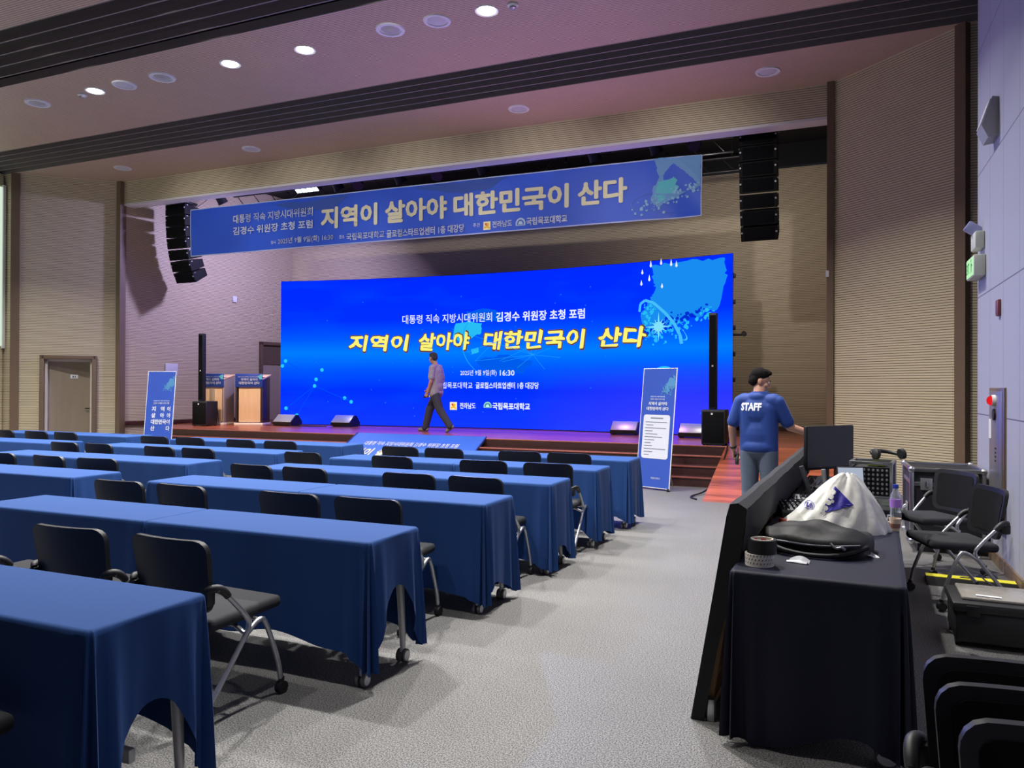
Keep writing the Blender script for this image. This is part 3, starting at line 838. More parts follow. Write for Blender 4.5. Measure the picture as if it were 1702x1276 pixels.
SL = [('par', -13.2, 13.72, False, 'black stage lamp at the far left end of the front batten'),
      ('bar', -11.5, 14.78, True, 'lit oblong stage light above the left lettering of the banner'),
      ('bar', -10.7, 13.72, True, 'lit oblong stage light above the first large banner word'),
      ('par', -9.95, 13.72, False, 'dark round stage lamp right of the first large banner word'),
      ('par', -9.4, 13.72, True, 'tilted lit stage lamp left of the banner middle'),
      ('par', -8.4, 13.72, False, 'dark stage lamp over the second large banner word'),
      ('par', -7.5, 13.72, True, 'small bright stage lamp over the middle of the banner'),
      ('par', -6.5, 13.72, False, 'dark stage lamp over the start of the longest banner word'),
      ('bar', -5.1, 14.78, True, 'lit strip light of four cells over the longest banner word'),
      ('par', -4.2, 13.72, False, 'dark stage lamp between the strip light and the banner end'),
      ('par', -3.05, 13.72, False, 'dark stage lamp over the map print of the banner'),
      ('par', -2.35, 13.72, True, 'brightest stage lamp above the right end of the banner')]
for k, x, y, lit, lab in SL:
    stage_light(k, (x, y, 6.12), (x + (.6 if k == 'par' else 0), y - 1.2 if lit else y + 1, 4.2), lab, lit)
lamp('stage_wash', 'AREA', (-11.5, 14.7, 5.6), (-15, 15.5, 2.2), 260, (.55, .5, 1), .3)
lamp('stage_warm', 'SPOT', (-12.4, 9.8, 6.2), (-13.0, 14.4, .8), 1500, (1, .74, .54), .08, 24, .7)
lamp('stage_white', 'AREA', (-2.4, 14.2, 5.6), (-1, 17.5, 2.0), 55, (1, .93, .82), .3)
lamp('stage_violet', 'SPOT', (-5.0, 14.7, 5.7), (-5.5, 13.9, .6), 500, (.8, .35, 1), .2, 110, .9)

lamp('blue_wall_fill', 'SPOT', (-7.0, 14.0, 4.32), (1.3, 4.5, 2.6), 900, (.42, .46, 1), .1, 60, .8)  # unseen lamp added to tint the white wall lavender
lamp('violet_ceiling_fill', 'SPOT', (-4.6, 12.95, .75), (-3.6, 9.2, 6.3), 420, (.85, .42, 1), .1, 95, 1)  # added lamp without a fixture, turns the ceiling purple
# ---------------- line arrays
def line_array(x, y, ztop, lab):
    t = thing('line_array_speaker', lab, 'speaker', (x, y, ztop), 0, 'hanging line arrays')
    MB().box((0, -.1, .04), (.66, .5, .05), bev=.01).box((0, .05, .1), (.1, .7, .06), bev=.01).cyl((-.2, 0, .1), (-.2, 0, 1.05), .012, n=8).cyl((.2, 0, .1), (.2, 0, 1.05), .012, n=8).build('rigging_frame', M_BLACKMETAL, t)
    p = Vector((0, 0, 0)); ang = [0, 2, 5, 9, 14, 20, 27]
    for k in range(7):
        a = R(ang[k]); rot = Matrix.Rotation(a, 3, 'X')
        c = p + rot @ Vector((0, 0, -.125))
        b = MB()
        poly = [(-.22, -.122), (-.22, .122), (.2, .095), (.2, -.095)]
        M4 = Matrix.Translation(c) @ rot.to_4x4() @ Matrix(((0, 0, 1, 0), (1, 0, 0, 0), (0, 1, 0, 0), (0, 0, 0, 1)))
        b.prism(poly, -.305, .305, M4)
        cab = b.build('cabinet', mat('array_black', (9, 10, 14), .65, spec=.2), t, smooth=False)
        g = MB().box(c + rot @ Vector((0, -.224, 0)), (.5, .012, .2), rot, .004)
        g.build('grille', mat('array_grille', (7, 8, 12), .8, spec=.15), cab)
        g = MB()
        for s in (-1, 1): g.box(c + rot @ Vector((s * .285, -.226, .03)), (.03, .014, .03), rot, .003).box(c + rot @ Vector((s * .307, -.15, .1)), (.012, .03, .02), rot)
        g.build('rigging_pin', mat('pin_grey', (170, 172, 180), .4, metal=.6), cab)
        p = c + rot @ Vector((0, 0, -.128))
line_array(-14.4, 13.75, 5.8, 'curved black line array hanging left of the blue banner')
line_array(-1.25, 13.75, 5.88, 'tall black line array hanging right of the blue banner')

# ---------------- column loudspeakers
def column_speaker(x, y, rz, lab):
    t = thing('column_speaker', lab, 'speaker', (x, y, HS), rz, 'column loudspeakers on stage')
    MB().box((0, 0, .3), (.38, .46, .57), bev=.015).build('subwoofer', M_BLACK, t)
    MB().box((0, -.232, .3), (.34, .012, .5), bev=.004).build('grille', mat('array_grille', (7, 8, 12), .8, spec=.15), t)
    b = MB()
    for sx_ in (-.15, .15):
        for sy_ in (-.18, .18): b.cyl((sx_, sy_, 0), (sx_, sy_, .02), .02)
    b.build('foot', M_BLACK, t)
    c = MB().box((-.02, -.1, 1.38), (.125, .13, 1.58), bev=.012).build('column', M_BLACK, t)
    MB().box((-.02, -.168, 1.38), (.1, .01, 1.5), bev=.004).build('grille', mat('array_grille', (7, 8, 12), .8, spec=.15), c)
    MB().box((-.02, -.174, 1.3), (.022, .008, .022)).box((-.02, -.24, .52), (.03, .008, .03)).build('badge', M_WHITEPLASTIC, t)
    MB().tube([(.12, .18, .58), (.17, .22, .5), (.2, .24, .2), (.18, .3, .01)], .008, 6, 2).build('cable', M_BLACK, t)
column_speaker(-13.75, 13.85, R(12), 'black column loudspeaker on its bass box in front of the left lectern')
column_speaker(-1.86, 12.98, 0, 'black column loudspeaker on its bass box at the right end of the stage')

# ---------------- floor monitors
def monitor(x, y, rz, lab):
    t = thing('floor_monitor', lab, 'speaker', (x, y, HS), rz, 'wedge monitors on stage')
    M4 = Matrix(((0, 0, 1, 0), (1, 0, 0, 0), (0, 1, 0, 0), (0, 0, 0, 1)))
    poly = [(-.2, .02), (-.22, .09), (-.02, .26), (.06, .26), (.2, .1), (.2, .02)]
    MB().prism(poly, -.27, .27, M4).build('cabinet', M_BLACK, t, smooth=False)
    MB().box((0, -.123, .181), (.51, .255, .012), Matrix.Rotation(math.atan2(.17, .2), 3, 'X'), .004).build('grille', mat('monitor_lit_slope', (176, 178, 186), .35, metal=.5), t)  # sloping back of the wedge, its lit look put into the pale grey
    MB().box((-.24, 0, .01), (.03, .3, .02)).box((.24, 0, .01), (.03, .3, .02)).build('foot', M_BLACK, t)
monitor(-12.15, 14.85, 0, 'wedge monitor at the lower left corner of the LED wall')
monitor(-10.7, 15.15, 0, 'wedge monitor in front of LED wall, right of the corner one')
monitor(-3.92, 15.1, 0, 'wedge monitor half hidden behind the right upright banner')
monitor(-2.5, 14.75, 0, 'wedge monitor behind the right column loudspeaker')

# ---------------- lecterns
def lectern(x, y, rz, lab, dark):
    t = thing('lectern', lab, 'lectern', (x, y, HS), rz, 'lecterns on the stage')
    wood = mat('lectern_pale_wood', (226, 190, 150), .45, var=.1, vscale=5, stretch=(6, 6, .6))
    side = mat('lectern_dark_side', (52, 40, 40), .4) if dark else mat('lectern_grey_side', (150, 140, 136), .4)
    b = MB()
    for s in (-1, 1): b.box((s * .32, 0, .6), (.045, .42, 1.12), bev=.006)
    b.build('side_panel', side, t)
    MB().box((0, -.17, .55), (.54, .03, .94), bev=.006).build('front_panel', wood, t)
    MB().box((0, 0, .03), (.72, .5, .06), bev=.01).build('base', mat('lectern_base', (226, 206, 190), .4), t)
    MB().box((0, .02, 1.16), (.7, .5, .035), Matrix.Rotation(R(12), 3, 'X'), .006).build('reading_top', wood, t)
    s = MB().box((0, -.225, 1.08), (.68, .012, .32), bev=.003).build('sign_board', mat('sign_blue', (30, 62, 150), .4, var=.12, vscale=4), t)
    fn = lambda eps: (lambda u, v: (u, -.232 - eps, v))
    rg = random.Random(4)
    lettering('host_text', '대통령 직속 지방시대위원회 김경수 위원장 초청 포럼', M_BT, s, (-.27, 1.155, .5, .02), fn(.002))
    lettering('headline_text', '지역이 살아야', M_PRINTWHITE, s, (-.2, 1.07, .42, .065), fn(.002), bold=.045)
    lettering('headline_text', '대한민국이 산다', M_PRINTWHITE, s, (-.25, .985, .52, .065), fn(.002), bold=.045)
    flat_art('map_print', [jagged([(.22, 1.19), (.33, 1.22), (.33, 1.12), (.27, 1.1)], .012, 4, rg)], mat('print_mint_cyan', (86, 190, 206), .6), s, fn(.001))
lectern(-13.95, 14.42, R(10), 'pale wood lectern with blue sign, partly behind the left column loudspeaker', False)
lectern(-13.08, 14.7, R(18), 'pale wood lectern with dark sides and blue sign next to LED wall', True)

# ---------------- upright banners on stands
def upright_banner(x, y, rz, lab, kind):
    t = thing('upright_banner', lab, 'banner stand', (x, y, 0), rz, 'upright banner stands')
    W2, H, lean = .3, 1.8, .2
    fn = lambda eps: (lambda u, v: (u, lean * v / H - eps, v))
    navy = mat('stand_banner_blue', (44, 76, 168), .45, var=.1, vscale=2)
    b = MB()
    b.add([fn(0)(-W2, .04), fn(0)(W2, .04), fn(0)(W2, H), fn(0)(-W2, H), fn(-.006)(-W2, .04), fn(-.006)(W2, .04), fn(-.006)(W2, H), fn(-.006)(-W2, H)],
          [(0, 1, 2, 3), (7, 6, 5, 4), (0, 4, 5, 1), (1, 5, 6, 2), (2, 6, 7, 3), (3, 7, 4, 0)])
    cl = b.build('printed_sheet', navy, t, smooth=False)
    b = MB()
    for s in (-1, 1): b.cyl(fn(-.006)(s * W2, .02), fn(-.006)(s * W2, H + .01), .008, n=8)
    b.cyl(fn(-.006)(-W2, H), fn(-.006)(W2, H), .007, n=8).cyl(fn(-.006)(-W2, .035), fn(-.006)(W2, .035), .007, n=8)
    b.build('frame', M_WHITEPLASTIC, t)
    b = MB().tube([fn(-.02)(0, 1.15), (0, .52, .01)], .009, 8)
    b.build('rear_leg', M_SILVER, t)
    b = MB()
    for s in (-1, 1): b.box((s * .29, 0, .02), (.03, .05, .04), bev=.005)
    b.build('foot', M_BLACK, t)
    rg = random.Random(5)
    flat_art('map_print', [jagged([(.1, 1.5), (.14, 1.6), (.22, 1.66), (.29, 1.72), (.29, 1.54), (.2, 1.47), (.14, 1.43)], .03, 5, rg)] + [disc(.04 + .2 * rg.random(), 1.4 + .15 * rg.random(), .006 + .008 * rg.random(), 6) for _ in range(25)],
             mat('print_teal_splash', (70, 128, 176), .6), cl, fn(.003))
    if kind == 'big':
        lettering('host_text', '대통령 직속 지방시대위원회', M_BT, cl, (-.14, 1.2, .34, .022), fn(.004))
        lettering('speaker_text', '김경수 위원장 초청 포럼', M_PRINTWHITE, cl, (-.14, 1.145, .34, .036), fn(.004), bold=.03)
        for txt, u, v, wd in (('지', -.17, 1.0, .09), ('역', 0.02, 1.0, .09), ('이', .165, 1.0, .07), ('살', -.17, .87, .09), ('아', .02, .87, .09), ('야', .165, .87, .08),
                              ('대한민국이', -.17, .74, .41), ('산', -.17, .61, .09), ('다', .165, .61, .08)):
            lettering('headline_text', txt, M_PRINTWHITE, cl, (u, v, wd, .1), fn(.004), bold=.05)
        lettering('date_text', '2025년 9월 9일(화) 16:30', M_BT, cl, (-.15, .34, .36, .03), fn(.004), bold=.01)
        lettering('venue_text', '글로컬스타트업센터', M_BT, cl, (-.05, .27, .2, .025), fn(.004))
    else:
        lettering('host_text', '대통령 직속 지방시대위원회', M_BT, cl, (-.14, 1.37, .26, .02), fn(.004))
        lettering('speaker_text', '김경수 위원장 초청 포럼', M_PRINTWHITE, cl, (-.14, 1.33, .26, .026), fn(.004), bold=.02)
        lettering('headline_text', '지역이 살아야', M_PRINTWHITE, cl, (-.17, 1.25, .34, .055), fn(.004), bold=.045)
        lettering('headline_text', '대한민국이 산다', M_PRINTWHITE, cl, (-.2, 1.175, .4, .055), fn(.004), bold=.045)
        r, x0, x1, z0, z1 = .04, -.24, .24, .46, 1.11
        pl = [(cx + r * cos(a), cz + r * sin(a)) for cx, cz, a0 in ((x1 - r, z1 - r, 0), (x0 + r, z1 - r, 90), (x0 + r, z0 + r, 180), (x1 - r, z0 + r, 270)) for a in (R(a0), R(a0 + 30), R(a0 + 60), R(a0 + 90))]
        flat_art('programme_panel', [pl], mat('panel_pale', (196, 200, 214), .6), cl, fn(.003))
        grey = mat('print_grey', (110, 116, 136), .6)
        lines = [stroke(-.11, 1.06, .12, 1.06, .018)]
        for i, (a, c) in enumerate(((-.2, .19), (-.19, -.05), (-.2, .18), (-.2, -.06), (-.19, .03), (-.2, .12), (-.2, -.02), (-.19, -.08), (-.2, -.05), (-.2, .19), (-.2, -.04), (-.19, -.1))):
            lines.append(stroke(a, 1.0 - i * .044, c, 1.0 - i * .044, .011))
        flat_art('programme_lines', lines, grey, cl, fn(.005))
        lettering('foot_text', '국립목포대학교', M_BT, cl, (-.04, .16, .17, .03), fn(.004), bold=.02)
upright_banner(-12.55, 11.35, R(15), 'upright blue banner with large spaced white words before the left end of stage', 'big')
upright_banner(-2.53, 11.28, R(-24), 'upright blue banner with pale programme panel beside the stage steps', 'list')

# ---------------- sloped printed board over the steps
rb = thing('sloped_banner_board', 'wide blue printed board sloping over the steps at the stage front', 'banner board', (-7.33, 12.78, HS + .03))
RL, RA = 1.25, math.atan2(.55, 1.12)
def rf(eps): return lambda u, v: (u, -cos(RA) * v - sin(RA) * eps, -sin(RA) * v + cos(RA) * eps)
hw = 1.4
b = MB().add([rf(0)(-hw, 0), rf(0)(hw, 0), rf(0)(hw, RL), rf(0)(-hw, RL), rf(-.04)(-hw, 0), rf(-.04)(hw, 0), rf(-.04)(hw, RL), rf(-.04)(-hw, RL)],
             [(3, 2, 1, 0), (4, 5, 6, 7), (0, 1, 5, 4), (1, 2, 6, 5), (2, 3, 7, 6), (3, 0, 4, 7)])
pn = b.build('printed_panel', mat('board_blue', (50, 92, 180), .45, var=.12, vscale=2), rb, smooth=False)
MB().cyl(rf(.0)(hw, 0), rf(0)(hw, RL), .014, n=8).cyl(rf(.0)(-hw, 0), rf(0)(-hw, RL), .014, n=8).build('edge_strip', mat('edge_navy', (30, 52, 120), .4), rb)
flip = lambda eps: (lambda u, v: rf(eps)(u, -v))
lettering('host_text', '대통령 직속 지방시대위원회 김경수 위원장 초청 포럼', M_PRINTWHITE, pn, (-1.0, -.46, 2.0, .15), flip(.005), bold=.02)
for txt, u, wd in (('지역이', -1.25, .6), ('살아야', -.55, .55), ('대한민국이', .1, .75), ('산다', .9, .35)):
    lettering('headline_text', txt, mat('print_warm_white', (240, 236, 205), .6), pn, (u, -.86, wd, .3), flip(.005), bold=.04, shear=.1, wobble=.04)

# cables at the corner of stage and ramp
o = MB().tube([(-1.75, 10.5, .012), (-1.9, 10.7, .012), (-1.72, 11.2, .03), (-1.62, 11.7, .2), (-1.6, 12.2, .46), (-1.62, 12.7, .59), (-1.7, 13.2, .59)], .012, 8, 3).build('cable', M_BLACK)
tag(o, 'black cable running down the edge of wooden ramp beside the stage steps', 'cable')
o = MB().tube([(-12.6, 14.6, HS + .01), (-12.1, 14.75, HS + .01), (-11.8, 14.6, HS + .01), (-11.2, 14.7, HS + .01), (-10.9, 14.9, HS + .01), (-12.2, 14.9, HS + .012)], .008, 6, 3).build('cable', M_BLACK)
tag(o, 'thin black cable lying between the two left wedge monitors', 'cable')
# ================================================================ rows of tables and chairs
TW, TD, TH = 1.5, .48, .725
M_CLOTH = mat('navy_tablecloth', (36, 68, 124), .75, spec=.15, sheen=.05, bump=.05, bscale=600)
M_LEGP = mat('pale_grey_leg', (206, 206, 208), .35, metal=.2)
M_TYRE = mat('grey_tyre', (92, 92, 96), .6)
M_CHAIRB = mat('black_seat_shell', (21, 22, 26), .45)
M_MESH = mat('black_back_mesh', (7, 8, 12), .8, spec=.2, bump=.3, bscale=900)
M_SEAT = mat('charcoal_seat_fabric', (34, 36, 42), .85, bump=.2, bscale=500)
M_TUBE = mat('silver_chair_tube', (176, 178, 184), .3, metal=.85)

def cloth_mesh(inner, seed, end_drop=.36, long_drop=.52, tail=.63, TW=TW, TD=TD, m=None):
    """tablecloth: flat top, hanging sides, gathered folds at the free corners; inner = -1/+1 butts against a neighbour on that end"""
    rg = random.Random(seed)
    hx, hy, r = TW / 2, TD / 2, .018
    P = []                                    # (x, y, nx, ny, corner distance, side kind)
    def side(a, b, n, nrm, kind):
        for i in range(n):
            t = (i + .5) / n
            x, y = a[0] + (b[0] - a[0]) * t, a[1] + (b[1] - a[1]) * t
            P.append((x, y, nrm[0], nrm[1], kind))
    def corner(cx, cy, a0):
        for i in range(13):
            a = R(a0 + 90 * i / 12)
            P.append((cx + r * cos(a), cy + r * sin(a), cos(a), sin(a), 'c'))
    nl = int(46 * TW / 1.5); ne = int(18 * TD / .48)
    side((-hx + r, -hy), (hx - r, -hy), nl, (0, -1), 'l'); corner(hx - r, -hy + r, -90)
    side((hx, -hy + r), (hx, hy - r), ne, (1, 0), 'e'); corner(hx - r, hy - r, 0)
    side((hx - r, hy), (-hx + r, hy), nl, (0, 1), 'l'); corner(-hx + r, hy - r, 90)
    side((-hx, hy - r), (-hx, -hy + r), ne, (-1, 0), 'e'); corner(-hx + r, -hy + r, 180)
    n = len(P)
    ph = [rg.uniform(0, 6.28) for _ in range(6)]
    levels = [-1, 0, .012, .04, .1, .2, .32, .45, .58, .7, .8, .9, 1]
    vs = []
    for j, t in enumerate(levels):
        for x, y, nx, ny, k in P:
            dx, dy = hx - abs(x), hy - abs(y)
            dc = math.hypot(max(dx, 0), max(dy, 0))
            g = math.exp(-(dc / .1) ** 2)
            base = end_drop if k == 'e' else long_drop
            if k == 'c': base = (end_drop + long_drop) / 2
            hem = .02 * sin(x * 5 + ph[0]) + .014 * sin(x * 11 + ph[1]) + .02 * sin(y * 9 + ph[2])
            drop = base * (1 - g) + tail * g + hem * (1 - g * .6)
            if k == 'e': drop += .05 * sin((y + hy) / TD * pi + ph[5]) * (1 - g)
            z = TH + .006 - (.006 if t == 0 else 0) * 0 - drop * t
            ang = math.atan2(ny, nx)
            fold = .034 * g * cos(dc * 62 + ph[3] * .2 + (ang * 8 if k == 'c' else 0)) + .018 * g
            out = .006 + max(t, 0) ** .75 * (fold + .006 + .006 * sin(x * 16 + ph[3]) * sin(x * 5 + ph[4]) + .008 * sin(y * 21 + ph[4]))
            if t <= 0: out = -.004 if t == 0 else -.014
            px, py = x + nx * out, y + ny * out
            if inner and px * inner > hx + .004: px = inner * (hx + .004)
            vs.append((px, py, z if t > 0 else TH + .008))
    fs = [(j * n + i, j * n + (i + 1) % n, (j + 1) * n + (i + 1) % n, (j + 1) * n + i) for j in range(len(levels) - 1) for i in range(n)]
    fs.append(tuple(range(n - 1, -1, -1)))
    b = MB(); b.add(vs, fs)
    me = b.mesh('tablecloth', m or M_CLOTH)
    me.set_sharp_from_angle(angle=R(75))
    return me

def make_table():
    t = thing('folding_table', None, 'table')
    MB().box((0, 0, TH - .0135), (TW - .012, TD - .012, .025), bev=.004).build('tabletop', mat('table_white_top', (214, 214, 214), .5), t)
    MB().box((0, .03, .2), (TW - .24, .03, .05), bev=.006).box((0, .12, .56), (TW - .2, .2, .012)).build('crossbar', M_LEGP, t)
    for s in (-1, 1):
        for f in (-1, 1):
            x = s * (TW / 2 - .09)
            top = (x, f * .1, TH - .03) if f < 0 else (x, f * .17, TH - .03)
            mid = (x + s * .015, f * .12 if f < 0 else f * .18, .42)
            bot = (x + s * .03, f * .2 if f < 0 else f * .185, .085)
            lg = MB().tube([top, mid, bot], [.024, .024, .017], 12).build('leg', M_LEGP, t)
            c = MB()
            bx_, by_ = bot[0], bot[1]
            for q in (-.016, .016): c.cyl((bx_ + q - .008, by_, .036), (bx_ + q + .008, by_, .036), .036, n=18)
            c.build('caster', M_TYRE, lg)
            h = MB()
            for q in (-.026, .026): h.cyl((bx_ + q - .002, by_, .036), (bx_ + q + .002, by_, .036), .027, n=16)
            h.box((bx_, by_, .07), (.02, .036, .03), bev=.004)
            h.build('caster_cover', M_LEGP, lg)
    return t

def shell(hw, z0, z1, r, th, fy, n=18, m=7, taper=.0):
    """rounded upright panel, bent along fy(x, z)"""
    xs = [-cos(pi * i / n) * .5 + .5 for i in range(n + 1)]
    V, F = [], []
    for sgn in (0, 1):
        for i in range(n + 1):
            x = (xs[i] * 2 - 1) * hw
            e = max(0, abs(x) - (hw - r)); c = r - math.sqrt(max(0, r * r - e * e))
            for j in range(m + 1):
                z = (z0 + c) + (z1 - z0 - 2 * c) * j / m
                xx = x * (1 - taper * (1 - (z - z0) / (z1 - z0)))
                V.append((xx, fy(xx, z) + (-th / 2 if sgn == 0 else th / 2), z))
    k = (n + 1) * (m + 1)
    for i in range(n):
        for j in range(m):
            a = i * (m + 1) + j
            F.append((a, a + m + 1, a + m + 2, a + 1)); F.append((k + a, k + a + 1, k + a + m + 2, k + a + m + 1))
    for i in range(n):
        a, c = i * (m + 1), (i + 1) * (m + 1)
        F.append((a, k + a, k + c, c)); F.append((a + m, c + m, k + c + m, k + a + m))
    for j in range(m):
        a = j; F.append((a, a + 1, k + a + 1, k + a)); a = n * (m + 1) + j; F.append((a, k + a, k + a + 1, a + 1))
    return MB().add(V, F)

def make_chair(folded=False):
    t = thing('stacking_chair', None, 'chair')
    fy = lambda x, z: -.2 - .16 * (z - .47) + .55 * x * x
    bk = shell(.246, .475, .815, .06, .026, fy, taper=.09).build('backrest', M_CHAIRB, t)
    shell(.208, .51, .785, .04, .006, lambda x, z: fy(x, z) + .0135, taper=.1).build('mesh_panel', M_MESH, bk)
    if folded:
        MB().box((0, -.09, .37), (.44, .06, .4), Matrix.Rotation(R(-14), 3, 'X'), .025, 3).build('seat', M_SEAT, t)
    else:
        MB().box((0, .04, .428), (.455, .45, .06), Matrix.Rotation(R(2), 3, 'X'), .026, 3).build('seat', M_SEAT, t)
    for s in (-1, 1):
        x = s * .272
        rear = MB().tube([(x, -.19, .598), (x, -.15, .575), (x, -.03, .45), (x, .005, .40), (x, -.03, .335), (x, -.25, .075)], .0125, 10, 2).build('leg', M_TUBE, t)
        MB().tube([(s * .235, -.225, .592), (s * .25, -.215, .602), (s * .268, -.185, .603), (x, -.15, .58), (x, -.13, .555)], [.014, .018, .02, .019, .017], 12, 2).build('arm_pad', M_BLACK, t)
        fr = MB().tube([(x, -.02, .352), (x, .06, .405), (x, .1, .39), (x, .19, .16), (x, .205, .075)], .0125, 10, 2).build('leg', M_TUBE, t)
        for lg, y in ((rear, -.255), (fr, .21)):
            MB().cyl((x, y, .05), (x, y, .08), .015, n=8).cyl((x - .017, y, .03), (x + .017, y, .03), .03, n=16).build('caster', M_BLACK, lg)
    MB().tube([(-.272, -.03, .36), (-.2, -.02, .385), (.2, -.02, .385), (.272, -.03, .36)], .011, 8).tube([(-.272, .07, .395), (0, .09, .395), (.272, .07, .395)], .011, 8).build('seat_frame', M_TUBE, t)
    for s in (-1, 1): MB().box((s * .238, -.212, .56), (.045, .05, .07), bev=.012).tube([(s * .262, -.2, .6), (s * .235, -.21, .57)], .012, 8).build('back_bracket', M_BLACK, t)
    return t

chair0 = make_chair(); table0 = make_table()
used = {'chair': False, 'table': False}
def place(kind, proto, loc, rz, lab, group):
    if not used[kind]:
        used[kind] = True
        proto.location = loc; proto.rotation_euler.z = rz; proto['label'] = lab; proto['group'] = group
        return proto
    return dup(proto, loc, rz, lab, group)

ORD = {1: 'first', 2: 'second', 3: 'third', 4: 'fourth', 5: 'fifth', 6: 'sixth'}
BLK = {'C': 'nearest the aisle', 'B': 'in the middle block', 'A': 'in the far left block'}
# block, row, front edge y, right end x, cloth kind, chair offset, chairs of the outer (right) and inner (left) table
ROWS = [('C', 1, 1.70, -2.16, .34, -.32, (-.47,), ()),
        ('C', 2, 3.22, -2.13, .32, -.38, (-.665, -1.345), (-.62,)),
        ('C', 3, 4.58, -2.14, .53, -.32, (-.55, -1.15), (-.56, -1.18)),
        ('C', 4, 5.77, -2.11, .56, -.2, (-.45, -1.06), (-.56, -1.14)),
        ('C', 5, 6.92, -2.08, .57, -.1, (-.36, -1.03), (-.5, -1.6)),
        ('C', 6, 8.00, -2.04, .57, -.07, (-.58, -1.16), (-.56, -1.13)),
        ('B', 2, 3.2, -5.92, .4, -.4, (), ()),
        ('B', 3, 4.5, -5.93, .4, -.4, (), ()),
        ('B', 4, 5.75, -5.95, .42, -.33, (-.58, -1.22), (-.5,)),
        ('B', 5, 7.08, -5.95, .42, -.34, (-.62, -1.2), (-.66, -1.26)),
        ('B', 6, 8.38, -5.97, .42, -.34, (-.56, -1.18), (-.55, -1.2)),
        ('A', 4, 5.75, -9.7, .42, -.34, (), ()),
        ('A', 5, 7.05, -9.7, .42, -.34, (), ()),
        ('A', 6, 8.48, -9.98, .42, -.34, (-.6, -1.25), (-.45,))]
cache = {}
for blk, row, y, xr, ed, cy, ch_r, ch_l in ROWS:
    for k in (0, 1):
        cx, ctr = xr - TW / 2 - k * (TW + .014), y + TD / 2
        where = 'right' if k == 0 else 'left'
        pos = f'{where} table of its pair, {ORD[row]} row from camera, {BLK[blk]}'
        place('table', table0, (cx, ctr, 0), 0, f'folding table, {pos}', 'cloth covered folding tables')
        key = (k, ed, row % 3)
        if key not in cache: cache[key] = cloth_mesh(-1 if k == 0 else 1, row * 3 + k + int(ed * 100), ed, .52 if ed < .5 else .6, .64 if ed < .5 else .67)
        o = bpy.data.objects.new('tablecloth', cache[key]); COL.objects.link(o)
        o.location = (cx, ctr, 0)
        tag(o, f'navy tablecloth, {pos}', 'tablecloth', 'navy tablecloths')
        xs = ch_r if k == 0 else ch_l
        for i, dx in enumerate(xs):
            x0 = xr + dx if k == 0 else xr - TW - .014 + dx
            side = ('right' if i == 0 else 'left') + ' chair' if len(xs) > 1 else 'single chair'
            place('chair', chair0, (x0, y + cy, 0), R(rnd.uniform(-5, 5)), f'black chair, {side} of {where} table, {ORD[row]} row from camera, {BLK[blk]}', 'black chairs at the tables')
# ================================================================ control desk on the right
FA = R(2.6)
def fo(u, v, z=0): return (-.45 + u * cos(FA) + v * sin(FA), 3.37 - u * sin(FA) + v * cos(FA), z)
M_DESK = mat('black_navy_cloth', (15, 18, 40), .6, spec=.3, sheen=.04, bump=.05, bscale=600)
DT = TH + .008
for k, lab in ((0, 'nearer'), (1, 'farther')):
    c = fo(.365, .99 + k * 1.99)
    t = dup(table0, c, R(90) - FA, f'folding table under the {lab} black cloth of the control desk', 'control desk tables')
    t.scale = (1.98 / TW, .64 / TD, 1)
    me = cloth_mesh(1 if k == 0 else -1, 40 + k, .69, .5, .7, 1.98, .66, M_DESK)
    o = bpy.data.objects.new('tablecloth', me); COL.objects.link(o)
    o.location = c; o.rotation_euler.z = R(90) - FA
    tag(o, f'black navy cloth over the {lab} half of the control desk', 'tablecloth', 'black control desk cloths')

# leaning partition with black cloth along the aisle side of the desk
pb = thing('leaning_partition', 'long low plywood partition draped in black cloth leaning against the control desk', 'partition', (-.6, 3.54, 0), -R(2.3))
PL, PH, LX = 4.0, .985, .165
def pf(l, h, off): # along, up the slope, off the outer face
    return (LX * h / PH + off, l, h - off * .16)
b = MB()
def board(b, l0, l1, h0, h1, o0, o1):
    P_ = [pf(l0, h0, o0), pf(l1, h0, o0), pf(l1, h1, o0), pf(l0, h1, o0), pf(l0, h0, o1), pf(l1, h0, o1), pf(l1, h1, o1), pf(l0, h1, o1)]
    return b.add(P_, [(0, 1, 2, 3), (7, 6, 5, 4), (0, 4, 5, 1), (1, 5, 6, 2), (2, 6, 7, 3), (3, 7, 4, 0)])
board(b, .04, PL - .04, .02, PH - .02, .006, .022)
b.build('plywood_sheet', mat('plywood', (150, 118, 84), .6, var=.2, vscale=5, stretch=(1, 1, 6)), pb, smooth=False)
b = MB()
for l in (.05, .72, 1.4, 2.1, 2.8, 3.5, 3.9): board(b, l, l + .045, .02, PH - .02, .022, .06)
board(b, .05, PL - .05, .02, .07, .022, .06)
b.build('batten', mat('pine_batten', (178, 142, 100), .6, var=.15, vscale=6, stretch=(6, 6, 1)), pb, smooth=False)
M_DRAPE = mat('black_drape', (13, 13, 16), .75, sheen=.05, bump=.15, bscale=300)
b = MB()
N = 60
prof = [(.0, -.012), (.3, -.014), (.6, -.012), (.93, -.012), (PH, -.006), (PH + .012, .03), (PH - .004, .068), (PH - .1, .074), (PH - .2, .076)]
def drape(s, j):
    h, o = prof[j]
    w_ = .002 * sin(s * 31 + j) + .001 * sin(s * 77 + 2 * j)
    hh = h - (.015 * sin(s * 18) + .05 * s if j == len(prof) - 1 else 0)
    return pf(PL * s, hh, o + w_)
vs = [drape(i / N, j) for j in range(len(prof)) for i in range(N + 1)]
fs = [(j * (N + 1) + i, j * (N + 1) + i + 1, (j + 1) * (N + 1) + i + 1, (j + 1) * (N + 1) + i) for j in range(len(prof) - 1) for i in range(N)]
b.add(vs, fs)
